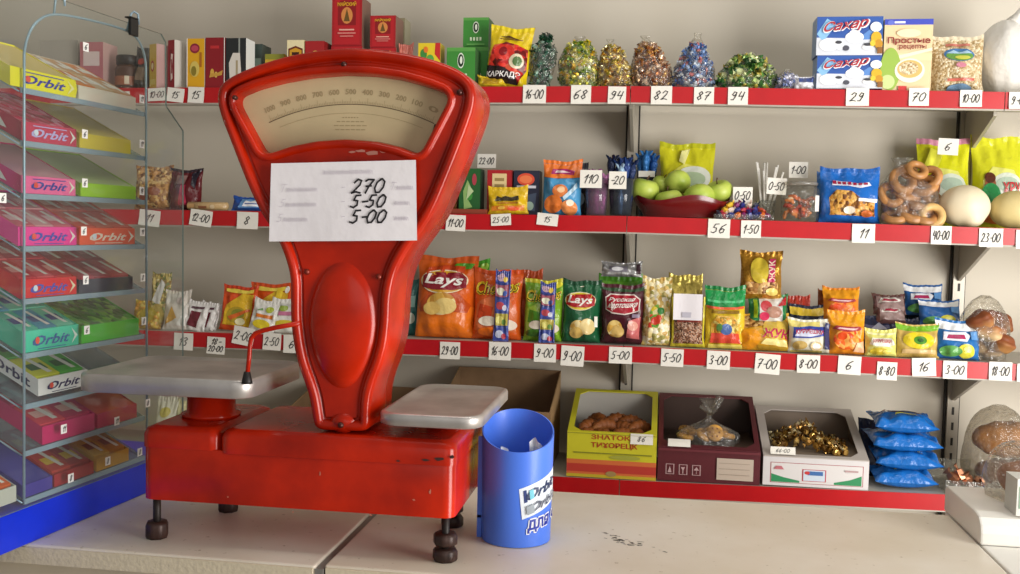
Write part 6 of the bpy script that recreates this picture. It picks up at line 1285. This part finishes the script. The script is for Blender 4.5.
# stack of blue bags
for k in range(4):
    x0, x1 = [(876, 940), (876, 944), (872, 944), (874, 938)][k]; yb_, yt_ = 493-18.5*k, 0
    Yb = YS+.012; a = atY(x0, 480, Yb); c = atY(x1, 480, Yb); wd = c.x-a.x; z = shelf_z('D', .6)+.001+.0435*k
    mb = bag_mesh(wd, .125, .0235, 'f:1868b8', [('p', [(-.35, .24), (-.3, .34), (-.1, .31), (.1, .35), (.4, .32), (.35, .24), (0, .27)], 'c8c850'), ('r', -.7, .42, .7, .44, '78a8d8'), ('e', .0, .62, .7, .13, '9c5838' if k == 3 else '3c80c8')], seal='f:2c80d0', seed=k*2.1+.4, pleat=.006)
    o = mb.build('snack_bag', loc=((a.x+c.x)/2, Yb+.004, z+.0175), rot=(math.radians(-84), 0, [.02, -.04, .03, -.02][k]))
    tag(o, ['blue snack bag at the bottom of the stack on the bottom shelf', 'blue snack bag second from the bottom of the stack', 'blue snack bag third from the bottom of the stack', 'blue snack bag with brown picture on top of the stack'][k], 'bag', 'stacked blue snack bags')
bag('snack_bag', 'dark navy bag leaning behind the left side of the blue stack', 'bag', 'D', 862, 890, 424, .12, 'f:1c2440', [('e', .2, .7, .5, .1, '58304c')], puff=.03, tilt=14)
# copper sweets and breads at the right end
for k, (px, py) in enumerate(((953, 478), (968, 480), (960, 474), (979, 481))):
    p = atY(px, py, YS+.03); mb = MB(); rs = random.Random(k); candy(mb, (0, 0, 0), .034, M('b07858', .2, .7), rs)
    tag(mb.build('wrapped_sweet', loc=p), 'copper foil wrapped sweet in the flat tray right of the blue stack', 'sweet', 'copper sweets in the flat tray')
q0 = atY(945, 487, YS+.01); q1 = atY(990, 487, YS+.01); zz = shelf_z('D', q0.x)+.001
mb = MB(); mb.box((q0.x, YS+.008, zz), (q1.x, YS+.16, zz+.003), CLEAR); mb.box((q0.x, YS+.008, zz+.003), (q1.x, YS+.0095, zz+.03), CLEAR); mb.box((q0.x, YS+.1585, zz+.003), (q1.x, YS+.16, zz+.05), CLEAR)
tag(mb.build('sweets_tray'), 'flat clear tray of copper foil sweets beside the right rail', 'tray')
def loafbag(label, x0, x1, yt, yb, Y, zfloor, loaves, mat, depth):
    a = atY(x0, (yt+yb)/2, Y); c = atY(x1, (yt+yb)/2, Y); z1 = atY((x0+x1)/2, yt, Y).z; wd = c.x-a.x; X = (a.x+c.x)/2; h = z1-zfloor
    e = MB()
    def S(u, v):
        t = 2*math.pi*u; R = math.sqrt(max(.0, 1-max(0, (v-.35)/.66)**2))*(.86+.14*smooth01(v/.3)); R *= 1+.06*math.sin(5*t+6*v)
        return (R*wd/2*math.cos(t), R*depth*math.sin(t), .001+h*v)
    e.grid(S, 30, 14, mat); e.add([S(i/30, 0) for i in range(30)], [tuple(range(30))], mat)
    tag(e.build('clear_bag', loc=(X, Y+depth, zfloor)), label, 'bag')
    for k, (dx, dy, dz, rx_, rz_, col, lb) in enumerate(loaves):
        mb = MB(); mb.blob((0, 0, 0), rx_, depth*.55, rz_, M(col, .5, vary=.3, bscale=30), 22, 14, lambda p, t, f: p+Vector((0, 0, .002*math.sin(p.x*160))))
        tag(mb.build('bread_loaf', loc=(X+dx, Y+depth+dy, zfloor+rz_+.004+dz)), lb, 'bread')
GREYBAG = clear('grey_bag', 'dedad2', 1.2, .16, .08, 1.0)
loafbag('dark clear bag of bread loaves on the bottom shelf at the right frame edge', 972, 1046, 411, 480, YS+.03, shelf_z('D', .8)+.001, [(.025, 0, .066, .085, .044, 'c08440', 'golden brown loaf in the bag at the right end of the bottom shelf'), (.03, .0, .0, .08, .032, '7c5030', 'darker loaf under the golden one in the bag on the bottom shelf')], GREYBAG, .075)
loafbag('clear crinkled bag of bread standing on the raised white end piece', 996, 1065, 449, 510, 1.60, ZC+.0435, [(.004, .0, .0, .033, .028, '9c6848', 'brown loaf inside the crinkled bag on the raised white end piece')], CLEARBAG, .055)

p = atY(1013, 500, 1.56)
mb = box_mesh(.06, .055, .05, 'd8d8d0', 'c8c8c0', decals=[('r', -.9, .2, -.6, .8, '8ca890')])
tag(mb.build('small_carton', loc=(p.x+.03, 1.545, ZC+.0436)), 'small pale carton at the right frame edge in front of the crinkled bread bag', 'carton')
